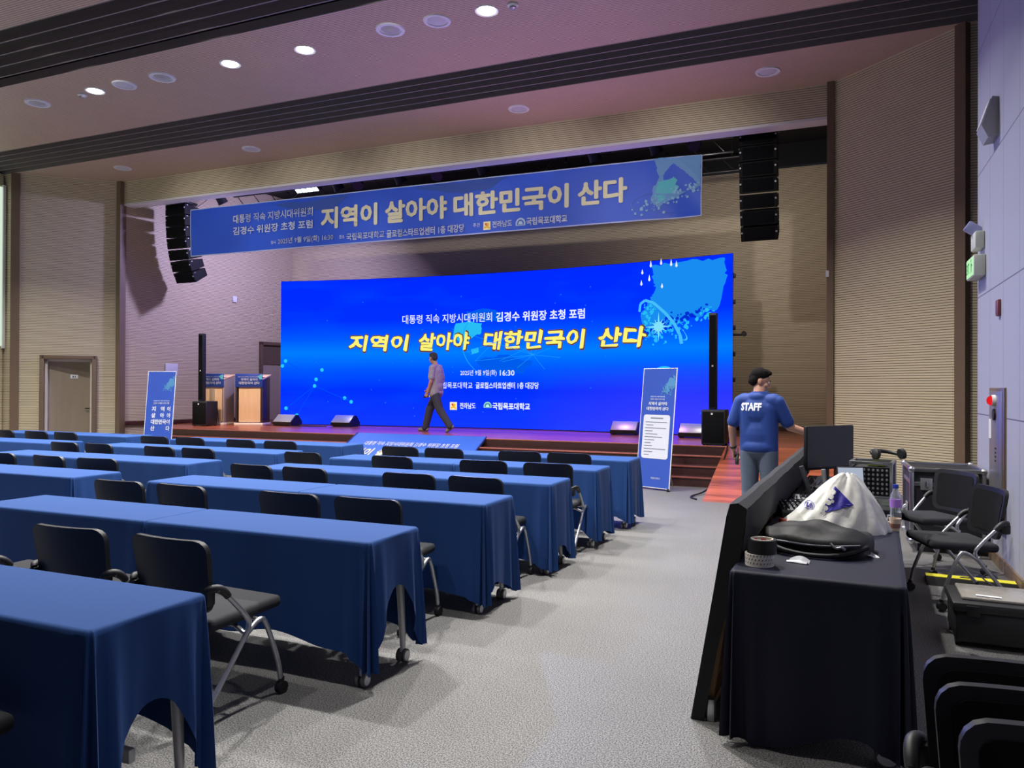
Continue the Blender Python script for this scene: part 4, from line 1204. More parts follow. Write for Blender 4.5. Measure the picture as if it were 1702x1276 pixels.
for l in (-.004,):   # near end wrap
    b.add([pf(l, 0, -.012), pf(l, PH, -.006), pf(l, PH + .01, .03), pf(l, PH - .01, .07), pf(l, PH - .22, .076), pf(l, .35, .05), pf(l, 0, .045)], [(0, 1, 2, 3, 4, 5, 6)])
b.build('black_drape', M_DRAPE, pb)
MB().box((.075, .03, .05), (.035, .05, .1), bev=.006).build('foot_bracket', M_CHROME, pb)

def on_desk(u, v, rz=0): return dict(loc=fo(u, v, DT), rotz=rz)
# rolls of tape
t = thing('tape_roll', 'white patterned tape roll at the bottom of the pair on the desk corner', 'tape', fo(.13, .15, DT), 0, 'rolls of tape on the desk')
RINGP = [(.04, 0), (.061, 0), (.061, .052), (.04, .052), (.04, 0)]
MB().lathe(RINGP, 36).build('tape', mat('white_tape', (226, 222, 212), .45), t)
b = MB()
for k in range(3):
    for i in range(26):
        a = 2 * pi * (i + .5 * (k % 2)) / 26; z = .01 + .016 * k
        q = lambda aa, zz: (.0616 * cos(aa), .0616 * sin(aa), zz)
        b.add([q(a, z), q(a + .09, z + .004), q(a + .12, z + .011), q(a + .03, z + .007)], [(0, 1, 2, 3)])
b.build('printed_pattern', mat('tape_print', (92, 86, 84), .5), t, smooth=False)
t = thing('tape_roll', 'black tape roll stacked on top of a white patterned roll', 'tape', fo(.14, .155, DT + .053), 0, 'rolls of tape on the desk')
MB().lathe([(.046, 0), (.062, 0), (.062, .06), (.046, .06), (.046, 0)], 36).build('tape', mat('black_tape', (22, 23, 26), .4), t)
MB().lathe([(.042, -.001), (.0475, -.001), (.0475, .062), (.042, .062), (.042, -.001)], 36).build('core', mat('tape_core', (214, 206, 196), .6), t)
b = MB()
for a in (.6, 1.5, 2.4): b.box((.0415 * cos(a), .0415 * sin(a), .045), (.004, .02, .018), Matrix.Rotation(a, 3, 'Z'))
b.build('core_print', mat('tape_red', (190, 40, 44), .5), t)

# soft black bag
t = thing('black_bag', 'slouching black nylon bag lying in front of a white plastic bag', 'bag', fo(.33, .62, DT), -R(10))
rg = random.Random(2)
def bagf(s, q):
    a = 2 * pi * s; e = .5
    cx_ = math.copysign(abs(cos(a)) ** e, cos(a)); cy_ = math.copysign(abs(sin(a)) ** e, sin(a))
    k = min(1, q / .35); r_in = 1 if q < .35 else 1 - (q - .35) / .65
    bulge = 1 + .05 * sin(pi * k) - .12 * k
    x, y = .24 * cx_ * r_in * bulge, .19 * cy_ * r_in * bulge
    z = .085 * sin(k * pi / 2) ** .8 + .04 * (1 - r_in ** 2) - .03 * (x + .1) * (1 - r_in)
    z += (.007 * sin(14 * x + 22 * y) + .006 * sin(31 * x - 13 * y + 2) + .004 * sin(40 * y + 9 * x)) * k
    return (x * (1 + .02 * sin(5 * a)), y * (1 + .03 * sin(4 * a + 1)), max(0, z))
M_NYL = mat('black_nylon', (22, 23, 26), .58, spec=.3, bump=.1, bscale=40)
MB().grid(bagf, 64, 22).build('bag_body', M_NYL, t)
MB().tube([(-.21, -.192, .06), (-.1, -.2, .056), (0, -.2, .05), (.12, -.196, .056), (.22, -.17, .066)], .006, 8, 2).build('zipper', mat('zip_grey', (80, 82, 90), .35, metal=.6), t)
MB().tube([(.1, -.2, .07), (.125, -.21, .05), (.15, -.205, .06), (.16, -.2, .045)], .006, 8, 2).tube([(.135, -.205, .06), (.165, -.205, .05)], .005, 8).build('zipper_pull', M_CHROME, t)
MB().tube([(-.23, -.05, .06), (-.15, -.22, .03), (0, -.245, .012), (.15, -.22, .02), (.24, -.1, .05)], [.012] * 5, 8, 2).build('strap', M_NYL, t)
# scraps
o = MB().grid(lambda s, q: (.07 * (s - .5) * (1 - .3 * q), .06 * (q - .5), .004 + .012 * s * q + .006 * sin(6 * s)), 8, 8).build('paper_scrap', mat('white_paper', (226, 228, 232), .6), **on_desk(.56, .55, .4))
tag(o, 'small white paper scrap on the desk right of the black bag', 'paper')
o = MB().grid(lambda s, q: (.09 * (s - .5), .05 * (q - .5), .004 + .02 * sin(3 * s) * q + .005 * sin(9 * q)), 10, 8).build('film_scrap', mat('clear_film', (190, 192, 198), .2, alpha=1), **on_desk(.28, .27, -.3))
tag(o, 'crumpled translucent film scrap between the tape rolls and the black bag', 'wrapper')
o = MB().box((0, 0, .02), (.1, .05, .03), Matrix.Rotation(.3, 3, 'Y'), .012, 3).build('wrapper', mat('red_wrapper', (196, 70, 50), .5), **on_desk(.14, 1.2, .5))
tag(o, 'small red wrapper on the desk left of the white plastic bag', 'wrapper')

# white plastic carrier bag
t = thing('plastic_bag', 'crumpled white plastic bag printed with a blue triangle, standing on the desk', 'plastic bag', fo(.37, 1.24, DT), 0)
def pbag(s, q):
    a = 2 * pi * s
    top = q
    rx = .25 * (1 - top) ** .72 + .035 * (1 - q * .3)
    ry = .15 * (1 - top) ** .8 + .028
    z = .3 * q
    cr = .05 * sin(7 * a + 5 * q) * (1 - q * .4) + .03 * sin(13 * a - 7 * q) + .02 * sin(23 * a + 11 * q)
    return (rx * cos(a) * (1 + cr * .7) + .075 * q ** .8, ry * sin(a) * (1 + cr), z + .012 * sin(5 * a) * q)
M_PB = mat('white_film', (222, 222, 216), .38, spec=.5, bump=.2, bscale=30)
bag = MB().grid(pbag, 90, 26)
bag.add([pbag(i / 30, 1) for i in range(30)], [tuple(range(30))])
bo = bag.build('bag_body', M_PB, t)
from mathutils.bvhtree import BVHTree
def projector(o, axis=1, off=.004):
    bv = BVHTree.FromPolygons([v.co.copy() for v in o.data.vertices], [tuple(p.vertices) for p in o.data.polygons])
    def f(u, v):
        hit = bv.ray_cast(Vector((u, -2, v)), Vector((0, 1, 0)))
        y = hit[0].y if hit[0] is not None else 0
        return (u, y - off, v)
    return f
pj = projector(bo, off=.005)
ink = mat('bag_blue_print', (42, 36, 150), .45)
def tess(poly, n):
    """split a convex polygon into small cells so that print follows the folds"""
    c = (sum(p[0] for p in poly) / len(poly), sum(p[1] for p in poly) / len(poly)); out = []
    for i in range(len(poly)):
        a, b2 = poly[i], poly[(i + 1) % len(poly)]
        L = lambda p, q, k: (p[0] + (q[0] - p[0]) * k, p[1] + (q[1] - p[1]) * k)
        for j in range(n):
            t0, t1 = j / n, (j + 1) / n
            for m_ in range(n):
                s0, s1 = m_ / n, (m_ + 1) / n
                p0, p1 = L(c, L(a, b2, s0), t0), L(c, L(a, b2, s1), t0); p2, p3 = L(c, L(a, b2, s1), t1), L(c, L(a, b2, s0), t1)
                out.append([p0, p1, p2, p3] if j else [p0, p2, p3])
    return out
flat_art('printed_triangle', tess([(-.06, .098), (.105, .15), (.012, .243)], 7), ink, t, pj)
pj2 = projector(bo, off=.009)
pol = []
for x, z in ((-.035, .128), (-.02, .158), (-.006, .188), (.004, .212)): pol.append(disc(x, z, .0135, 14))
pol += [disc(-.046, .108, .01, 10), disc(.0, .165, .009, 10)]
flat_art('printed_dots', pol, M_PB, t, pj2)
lettering('printed_mark', '60', ink, t, (-.135, .12, .034, .026), pj, bold=.03)
flat_art('mark_ring', [stroke(-.118 + .025 * cos(a * .525), .133 + .021 * sin(a * .525), -.118 + .025 * cos(a * .525 + .525), .133 + .021 * sin(a * .525 + .525), .003) for a in range(12)], ink, t, pj)

# monitor, seen at an angle
def monitor_screen():
    t = thing('computer_monitor', 'black computer monitor standing at the far end of the control desk', 'monitor', (-.06, 6.42, DT), math.atan2(.42, .325))
    MB().box((0, 0, .32), (.55, .028, .335), bev=.008).build('housing', M_BLACK, t)
    MB().box((0, -.0155, .325), (.53, .003, .305)).build('panel', mat('dark_panel', (18, 20, 30), .18), t)
    MB().box((0, .03, .16), (.05, .03, .3), bev=.006).box((0, .02, .008), (.22, .17, .016), bev=.006).build('stand', M_BLACK, t)
    MB().tube([(-.2, .02, .3), (-.24, .04, .22), (-.2, .02, .12), (-.26, .05, .06), (-.22, .03, .02)], .004, 6, 3).build('cable', M_BLACK, t)
monitor_screen()
# tablet with a pale screen
t = thing('tablet', 'tablet with pale blank screen propped on the desk behind the white bag', 'tablet', fo(.43, 2.28, DT), R(14))
rt = Matrix.Rotation(R(-14), 3, 'X')
MB().box((0, 0, .15), (.17, .012, .2), rt, .006).build('shell', M_BLACK, t)
MB().box(Vector((0, -.0075, .15)), (.158, .002, .188), rt).build('display', glow('tablet_screen', (176, 186, 206), .9), t)
MB().tube([(0, .02, .12), (0, .1, .01)], .008, 8).box((0, .03, .01), (.12, .14, .015), bev=.004).build('stand', M_BLACK, t)
# slanted flat antenna-like stands
def flat_stand(u, v, rz, m, lab, lean, h, w_):
    t = thing('device_stand', lab, 'stand', fo(u, v, DT), rz)
    r_ = Matrix.Rotation(lean, 3, 'Y')
    MB().box(r_ @ Vector((0, 0, h / 2)), (w_, .02, h), r_, .005).build('upright', m, t)
    MB().box((0, 0, .008), (.14, .1, .016), bev=.005).build('base', M_BLACK, t)
flat_stand(.2, 2.2, .2, mat('stand_dark_grey', (62, 64, 70), .4), 'dark slanted flat device stand in front of the monitor', R(-17), .26, .028)
flat_stand(.27, 2.45, .1, M_SILVER, 'narrow silver upright stand between the dark stand and the tablet', R(-6), .21, .03)
# small mixers and interface boxes
def mixer(u, v, rz, sz, lab, body, rows):
    t = thing('audio_mixer', lab, 'audio mixer', fo(u, v, DT), rz)
    w_, d_, h_ = sz
    r_ = Matrix.Rotation(R(10), 3, 'X')
    MB().box((0, 0, h_ / 2 + .008), (w_, d_, h_), r_, .006).build('body', body, t)
    b = MB(); c = MB()
    for i in range(rows[0]):
        for j in range(rows[1]):
            p = r_ @ Vector((-w_ * .4 + w_ * .8 * i / (rows[0] - 1), -d_ * .38 + d_ * .5 * j / max(1, rows[1] - 1), h_ / 2)) + Vector((0, 0, h_ / 2 + .008))
            b.cyl(p, p + r_ @ Vector((0, 0, .014)), .006, .005, 10)
            if j % 2 == 0: c.cyl(p + r_ @ Vector((0, 0, .014)), p + r_ @ Vector((0, 0, .0155)), .0035, n=8)
    b.build('knob', M_BLACK, t); c.build('knob_cap', M_WHITEPLASTIC, t)
    p = r_ @ Vector((0, d_ * .3, h_ / 2 + .002)) + Vector((0, 0, h_ / 2 + .008))
    MB().box(p, (w_ * .6, d_ * .22, .004), r_).build('display', mat('dark_panel', (18, 20, 30), .18), t)
M_DEVG = mat('device_grey', (150, 152, 156), .35, metal=.5)
mixer(.2, 1.95, .1, (.2, .22, .05), 'grey audio mixer in front of the dark slanted stand', M_DEVG, (7, 5))
mixer(.13, 1.62, .25, (.18, .22, .06), 'dark mixer with silver trim left of the white plastic bag', mat('device_dark', (64, 66, 72), .4, metal=.4), (6, 5))
mixer(.6, 1.42, -.1, (.13, .2, .035), 'small silver mixer with dark display right of the white bag', M_DEVG, (5, 4))
t = thing('control_console', 'flat black control console on the desk beside the water bottle', 'console', fo(.58, 1.98, DT), -.05)
r_ = Matrix.Rotation(R(8), 3, 'X')
MB().box((0, 0, .035), (.26, .26, .04), r_, .01).build('body', mat('console_black', (40, 43, 44), .35), t)
b = MB()
for i in range(6):
    for j in range(4): b.box(r_ @ Vector((-.1 + .022 * i, -.02 + .03 * j, .0225)) + Vector((0, 0, .035)), (.014, .018, .006), r_)
b.build('button', M_BLACK, t)
MB().box(r_ @ Vector((.075, .02, .021)) + Vector((0, 0, .035)), (.08, .14, .003), r_).build('display', mat('dark_green_glass', (52, 60, 58), .15), t)
# cased rack of equipment
t = thing('equipment_rack', 'small aluminium edged equipment rack with dense knobs beside the tablet', 'equipment rack', fo(.56, 2.75, DT), -.15)
b = MB()
for x in (-.13, .13):
    for y in (-.12, .12): b.box((x, y, .13), (.022, .022, .26), bev=.004)
    for z in (.01, .25): b.box((x, 0, z), (.022, .24, .022), bev=.004)
for y in (-.12, .12):
    for z in (.01, .25): b.box((0, y, z), (.26, .022, .022), bev=.004)
b.build('frame', M_CHROME, t)
MB().box((0, 0, .12), (.25, .22, .2), bev=.004).build('body', M_BLACK, t)
b = MB(); rg = random.Random(8)
for i in range(8):
    for j in range(6): b.cyl((-.1 + .029 * i, -.112, .04 + .032 * j), (-.1 + .029 * i, -.128, .04 + .032 * j), .009, .007, 10)
b.build('knob', M_DEVG, t)
MB().box((.03, -.02, .235), (.12, .1, .02), bev=.006).build('tray_cloth', mat('lime_cloth', (150, 160, 70), .7), t)
t = thing('headphones', 'black headphones lying over the corner of the equipment rack', 'headphones', fo(.66, 2.86, DT + .262), .5)
MB().tube([(-.1, 0, .03), (-.09, .08, .05), (0, .13, .055), (.09, .08, .04), (.1, 0, .03)], .014, 10, 3).build('headband', M_BLACK, t)
for s in (-1, 1): MB().lathe([(.001, -.018), (.038, -.016), (.04, .01), (.025, .02), (.001, .02)], 20, Matrix.Translation((s * .1, -.01, .04)) @ Matrix.Rotation(R(80 * s), 4, 'Y')).build('ear_cup', mat('ear_cup_black', (26, 26, 30), .6), t)
# bottles and cup
M_PET = mat('clear_bottle', (225, 232, 240), .08, trans=.85, spec=.5)
def bottle(u, v, lab, capc):
    t = thing('water_bottle', lab, 'bottle', fo(u, v, DT), 0, 'water bottles on the desk')
    MB().lathe([(.001, .0), (.03, .0), (.032, .02), (.029, .06), (.032, .07), (.032, .12), (.028, .145), (.014, .172), (.013, .185), (.001, .185)], 24).build('bottle', M_PET, t)
    MB().lathe([(.001, .183), (.016, .183), (.016, .205), (.001, .207)], 20).build('cap', mat('cap_' + capc, (40, 60, 170) if capc == 'blue' else (60, 60, 70), .4), t)
    MB().lathe([(.0325, .072), (.0328, .118)], 24).build('violet_light_band', mat('bottle_violet_light', (168, 120, 214), .4), t)  # violet light on the bottle, painted as a coloured band
bottle(.69, 1.74, 'clear water bottle with a painted violet light band on the right edge of desk', 'blue')
bottle(.5, 1.56, 'clear water bottle with blue cap tucked behind the white plastic bag', 'blue')
t = thing('paper_cup', 'small beige cup on the right edge of desk in front of a water bottle', 'cup', fo(.68, 1.33, DT), 0)
MB().lathe([(.001, 0), (.024, 0), (.03, .065), (.032, .067), (.028, .067), (.023, .004), (.001, .004)], 22).build('cup', mat('beige_cup', (206, 186, 166), .5), t)
MB().lathe([(.0262, .015), (.0288, .04)], 22).build('sleeve', mat('brown_sleeve', (140, 96, 84), .6), t)
b = MB()
for k in range(5):
    b.tube([(-.22 + .015 * k + rnd.uniform(-.05, .05), 4.7 + .45 * i + rnd.uniform(-.08, .08), DT + .012 + .006 * k) for i in range(6)], .005, 6, 3)
tag(b.build('cable_bundle', M_BLACK), 'loose bundle of black cables along the left edge of the desk', 'cable')

# ---------------- chairs, cases and clutter right of the desk
dup(chair0, (.78, 6.26, 0), R(106), 'black chair facing the control desk, nearer of two by the white wall', 'chairs at the control desk')
dup(chair0, (.74, 7.32, 0), R(122), 'black chair facing the desk beside the flight case, farther of two', 'chairs at the control desk')
nest = make_chair(True)
tag(nest, 'nested black chair, hindmost of three at the right front corner', 'chair', 'nested black chairs')
nest.location = (.445, 2.03, 0); nest.rotation_euler.z = R(180)
dup(nest, (.456, 1.83, 0), R(181), 'nested black chair, middle one of three at the right front corner')
dup(nest, (.475, 1.62, 0), R(180), 'nested black chair, foremost of three at the right front corner')

t = thing('flight_case', 'black flight case with silver edges and latches beside the white wall', 'flight case', (.92, 8.36, 0), R(1))
W_, D_, H_ = .58, .68, .66
MB().box((0, 0, .1 + H_ / 2), (W_ - .01, D_ - .01, H_ - .01)).build('body', mat('case_black_ply', (26, 28, 36), .55, bump=.2, bscale=300), t, smooth=False)
b = MB()
for x in (-1, 1):
    for y in (-1, 1): b.box((x * W_ / 2, y * D_ / 2, .1 + H_ / 2), (.035, .035, H_), bev=.004)
    for z in (.1, .1 + H_, .1 + H_ - .13): b.box((x * W_ / 2, 0, z), (.03 if z != .1 + H_ - .13 else .014, D_, .035), bev=.004)
for y in (-1, 1):
    for z in (.1, .1 + H_, .1 + H_ - .13): b.box((0, y * D_ / 2, z), (W_, .03 if z != .1 + H_ - .13 else .014, .035), bev=.004)
b.build('edge_strip', M_CHROME, t)
for x in (-1, 1):
    for y in (-1, 1):
        for z in (.1, .1 + H_): MB().ball((x * W_ / 2, y * D_ / 2, z), .032, 8).build('ball_corner', M_CHROME, t)
for x in (-.17, .15):
    l = MB().box((x, -D_ / 2 - .008, .1 + H_ - .13), (.1, .016, .11), bev=.004).build('latch', M_SILVER, t)
    MB().box((x, -D_ / 2 - .02, .1 + H_ - .13), (.03, .012, .05), bev=.004).build('latch_wing', M_CHROME, l)
MB().box((-W_ / 2 - .008, .0, .36), (.014, .16, .12), bev=.006).tube([(-W_ / 2 - .016, -.06, .38), (-W_ / 2 - .04, -.05, .36), (-W_ / 2 - .04, .05, .36), (-W_ / 2 - .016, .06, .38)], .008, 8, 1).build('handle', M_SILVER, t)
for x in (-1, 1):
    for y in (-1, 1):
        MB().cyl((x * .22 - .02, y * .27, .045), (x * .22 + .02, y * .27, .045), .045, n=18).box((x * .22, y * .27, .085), (.07, .07, .02)).build('caster', M_BLACK, t)
lettering('logo', 'ZEUS', mat('logo_grey', (170, 172, 178), .5), t, (.0, .4, .17, .08), lambda u, v: (u, -D_ / 2 + .002, v), bold=.05)

t = thing('tool_trunk', 'black plastic tool trunk with clear organiser lid on the floor', 'tool box', (.93, 5.36, 0), R(-1))
MB().box((0, 0, .12), (.58, .42, .18), bev=.015).build('body', M_BLACK, t)
MB().box((0, 0, .235), (.61, .45, .055), bev=.012).build('rim', mat('trunk_rim', (30, 31, 34), .45), t)
MB().box((.02, .03, .272), (.54, .36, .02), bev=.008).build('organiser_lid', mat('clear_lid', (150, 146, 140), .18, spec=.7, var=.3, vscale=14), t)
b = MB()
for x in (-.2, .1): b.box((x, -.228, .22), (.07, .014, .06), bev=.004)
b.build('latch', M_BLACKMETAL, t)
b = MB()
for x in (-.27, .27): b.cyl((x - .015, -.15, .035), (x + .015, -.15, .035), .035, n=14).cyl((x - .015, .15, .035), (x + .015, .15, .035), .035, n=14)
b.build('wheel', M_BLACK, t)
o = MB().box((0, 0, .002), (.13, .03, .003)).build('paper_strip', mat('white_paper', (226, 228, 232), .6), loc=(.82, 5.26, .284), rotz=-.15)
tag(o, 'white paper strip lying on the lid of the tool trunk', 'paper')

t = thing('cable_protector', 'yellow and black floor cable protector beneath the chairs by the white wall', 'cable ramp', (.94, 6.83, 0), R(-3))
M4 = Matrix(((0, 0, 1, 0), (1, 0, 0, 0), (0, 1, 0, 0), (0, 0, 0, 1)))
MB().prism([(-.16, 0), (-.07, .045), (.07, .045), (.16, 0)], -.3, .3, M4).build('ramp', mat('ramp_rubber', (14, 14, 15), .8, spec=.2), t, smooth=False)
MB().box((0, 0, .047), (.6, .1, .006)).build('lid', mat('yellow_plastic', (216, 206, 50), .5), t)
MB().box((-.02, 0, .051), (.09, .03, .003)).build('lid_mark', M_BLACK, t)
b = MB()
for k in range(5):
    b.tube([(1.05 + rnd.uniform(-.05, .12), 6.0 + .22 * i, .014 + .008 * k) for i in range(6)], .009, 6, 3)
tag(b.build('cable_bundle', M_BLACK), 'tangle of black cables on the floor against the white wall', 'cable')
t = thing('carrier_bag', 'dark blue carrier bag standing on the floor between desk and nested chairs', 'bag', (.31, 2.72, 0), .2)
def cb(s, q):
    a = 2 * pi * s; cx_ = math.copysign(abs(cos(a)) ** .5, cos(a)); cy_ = math.copysign(abs(sin(a)) ** .5, sin(a))
    k = 1 - .25 * q
    return (.13 * cx_ * k * (1 + .05 * sin(9 * a + 5 * q)), .1 * cy_ * k * (1 + .07 * sin(7 * a - 4 * q)), .36 * q + .015 * sin(4 * a) * q)
MB().grid(cb, 48, 12).build('bag_body', mat('dark_blue_bag', (34, 38, 110), .45), t)
MB().tube([(-.06, -.07, .34), (-.05, -.09, .43), (.05, -.09, .43), (.06, -.07, .34)], .007, 8, 2).build('handle', mat('dark_blue_bag', (34, 38, 110), .45), t)

# ---------------- fittings on the white wall (inner face X = 1.27)
t = thing('hydrant_cabinet', 'tall stainless hydrant cabinet with red lamp set in the white wall', 'fire hydrant cabinet', (1.27, 7.67, 0), 0)
MB().box((-.004, 0, .92), (.03, .66, 1.2), bev=.004).build('frame', mat('cabinet_frame', (142, 122, 104), .3, metal=.7), t)
MB().box((-.014, 0.02, .92), (.02, .56, 1.14), bev=.003).build('door', mat('stainless', (150, 148, 146), .38, metal=.8), t)
lm = MB().cyl((-.024, .03, 1.41), (-.05, .03, 1.41), .05, .048, 24).build('alarm_base', M_WHITEPLASTIC, t)
MB().ball((-.05, .03, 1.41), .042, 12, (.9, 1, 1)).build('red_lamp', glow('red_lamp', (225, 30, 40), 1.0), lm)
MB().cyl((-.022, .03, 1.29), (-.04, .03, 1.29), .05, n=20).build('call_button', mat('call_black', (30, 24, 26), .4), t)
MB().box((-.026, .24, 1.16), (.004, .1, .17)).build('notice_plate', M_WHITEPLASTIC, t)
b = MB()
for k in range(4): b.box((-.026, .0, 1.0 - .035 * k), (.004, .05 - .008 * (k % 2), .014))
b.build('lettering', M_BLACK, t)
t = thing('exit_sign', 'green lit exit sign box projecting from the far end of white wall', 'exit sign', (1.27, 8.5, 2.67), 0)
MB().box((-.05, 0, 0), (.1, .42, .2), bev=.01).build('housing', mat('sign_grey', (186, 190, 180), .5), t)
MB().box((-.102, 0, 0), (.006, .38, .17)).build('lit_face', glow('exit_green', (190, 245, 190), 1.0), t)
gm = glow('exit_dark_green', (40, 160, 80), .8)
lettering('lettering', 'EXIT', gm, t, (-.17, -.05, .17, .1), lambda u, v: (-.1065, -u, v), bold=.03)
flat_art('running_figure', [disc(.1, .055, .018, 10), [(.08, .03), (.12, .035), (.13, -.01), (.09, -.02)], stroke(.1, -.01, .06, -.06, .016), stroke(.11, -.01, .14, -.06, .016), stroke(.12, .02, .16, 0, .012)], gm, t, lambda u, v: (-.1065, -u, v))
t = thing('emergency_lamp', 'small box lamp with angled head above the exit sign', 'emergency light', (1.27, 8.48, 2.92), 0)
MB().box((-.04, 0, 0), (.08, .26, .16), bev=.012).build('housing', mat('sign_grey', (186, 190, 180), .5), t)
MB().box((-.07, .06, .13), (.14, .08, .1), Matrix.Rotation(R(35), 3, 'Y'), .012).build('head', mat('lamp_head_blue', (150, 156, 200), .3), t)
t = thing('wall_speaker', 'grey wedge loudspeaker mounted high on the white wall', 'speaker', (1.27, 7.8, 3.85), 0)
MB().prism([(0, -.16), (0, .17), (-.05, .18), (-.13, -.06), (-.08, -.17)], -.13, .13, Matrix(((1, 0, 0, 0), (0, 0, 1, 0), (0, 1, 0, 0), (0, 0, 0, 1)))).build('cabinet', mat('speaker_grey', (150, 150, 156), .5), t, smooth=False)
d = (Vector((-.2, 0, -.06)) - Vector((-.09, 0, .24))).normalized()
MB().box((-.094, 0, .06), (.012, .23, .22), Matrix.Rotation(math.atan2(.08, .24), 3, 'Y'), .003).build('grille', mat('speaker_grille_pale', (196, 196, 206), .5), t)
o = MB().box((0, 0, 0), (.04, .1, .14), bev=.012).build('wall_alarm', mat('alarm_brown_red', (110, 60, 62), .4), loc=(1.262, 7.62, 2.2))
tag(o, 'small dark red box on the white wall above the hydrant cabinet', 'alarm')
# ================================================================ people
def organic(name, caps, balls, m, parent, voxel=.009, smooth=6):
    b = MB()
    for p0, r0, p1, r1 in caps:
        b.cyl(p0, p1, r0, r1, 18); b.ball(p0, r0, 9); b.ball(p1, r1, 9)
    for c, r, s, *rt in balls:
        if rt:
            n = 10; prof = [(max(1e-5, sin(pi * i / n)), -cos(pi * i / n)) for i in range(n + 1)]
            b.lathe(prof, 20, Matrix.Translation(c) @ rt[0].to_4x4() @ Matrix.Diagonal((r * s[0], r * s[1], r * s[2], 1)))
        else: b.ball(c, r, 10, s)
    me = bpy.data.meshes.new(name); me.from_pydata(b.v, [], b.f)
    bm = bmesh.new(); bm.from_mesh(me); bmesh.ops.recalc_face_normals(bm, faces=bm.faces[:]); bm.to_mesh(me); bm.free()
    tmp = bpy.data.objects.new(name, me); COL.objects.link(tmp)
    md = tmp.modifiers.new('r', 'REMESH'); md.mode = 'VOXEL'; md.voxel_size = voxel
    ms = tmp.modifiers.new('s', 'SMOOTH'); ms.iterations = smooth; ms.factor = .5
    dg = bpy.context.evaluated_depsgraph_get()
    out = bpy.data.meshes.new_from_object(tmp.evaluated_get(dg))
    bpy.data.objects.remove(tmp); bpy.data.meshes.remove(me)
    out.name = name; out.materials.clear(); out.materials.append(m); out.shade_smooth()
    o = bpy.data.objects.new(name, out); COL.objects.link(o); o.parent = parent
    return o

def hand(wrist, d, palm_n, thumb_side, curl=.5, s=1.0):
    """palm, four unequal bent fingers and a thumb from the side of the palm"""
    w_, d, nrm = Vector(wrist), Vector(d).normalized(), Vector(palm_n).normalized()
    nrm = (nrm - d * nrm.dot(d)).normalized(); side = d.cross(nrm) * thumb_side
    caps = []
    for k in (-.026, -.009, .009, .026): caps.append((w_ + d * .012 + side * k * .7, .013 * s, w_ + d * .085 * s + side * k, .0115 * s))
    for k, L in ((.028, .068), (.0095, .078), (-.0095, .073), (-.028, .058)):
        a = w_ + d * .085 * s + side * k; q1 = (d * cos(curl) + nrm * sin(curl)); q2 = (d * cos(curl * 2.1) + nrm * sin(curl * 2.1))
        m1 = a + q1 * L * .5 * s; caps.append((a, .0098 * s, m1, .009 * s)); caps.append((m1, .009 * s, m1 + q2 * L * .5 * s, .0078 * s))
    a = w_ + d * .03 + side * .03; q = (d * .75 + side * .6 + nrm * .35).normalized()
    caps.append((a, .013 * s, a + q * .035, .0105 * s)); caps.append((a + q * .035, .0105 * s, a + q * .035 + (d * .9 + nrm * .45).normalized() * .03, .009 * s))
    return caps

def head_parts(H):
    """head shape in the frame H: face towards +Y of that frame"""
    q = lambda x, y, z: H @ Vector((x, y, z)); rt = H.to_3x3()
    balls = [(q(0, -.01, .02), 1, (.076, .094, .098), rt), (q(0, .03, -.045), 1, (.058, .062, .07), rt), (q(0, .058, -.088), .026, (1.1, .9, .8), rt),
             (q(0, .088, -.022), 1, (.013, .02, .012), rt), (q(0, .082, .012), 1, (.05, .014, .012), rt), (q(0, .078, -.058), 1, (.024, .014, .011), rt),
             (q(-.077, -.012, -.012), 1, (.01, .02, .032), rt), (q(.077, -.012, -.012), 1, (.01, .02, .032), rt),
             (q(.04, .055, -.03), 1, (.024, .024, .024), rt), (q(-.04, .055, -.03), 1, (.024, .024, .024), rt)]
    caps = [(q(0, .083, .012), .009, q(0, .096, -.018), .012)]
    return caps, balls

def face_details(H, parent, hair_m):
    q = lambda x, y, z: H @ Vector((x, y, z)); rt = H.to_3x3()
    b = MB()
    for s in (-1, 1): b.ball(q(s * .03, .076, .002), .0115, 8)
    e = b.build('eye', mat('eye_white', (226, 222, 216), .3), parent)
    b = MB()
    for s in (-1, 1): b.ball(q(s * .03, .085, .002), .0052, 8)
    b.build('iris', mat('iris_dark', (30, 22, 18), .3), e)
    b = MB()
    for s in (-1, 1): b.tube([q(s * .014, .093, .019), q(s * .03, .091, .024), q(s * .047, .082, .02)], .0035, 6, 1)
    b.build('eyebrow', hair_m, parent)
    MB().tube([q(-.02, .088, -.057), q(0, .094, -.0565), q(.02, .088, -.057)], .0045, 6, 1).build('lips', mat('lips', (150, 92, 84), .5), parent)

SKIN = mat('skin_tan', (190, 142, 118), .5, var=.06, vscale=12)
HAIR = mat('hair_black', (18, 15, 15), .9, spec=.15, bump=.5, bscale=160)
HAIRG = mat('hair_greying', (66, 64, 68), .85, spec=.2, var=.3, vscale=60, bump=.5, bscale=160)

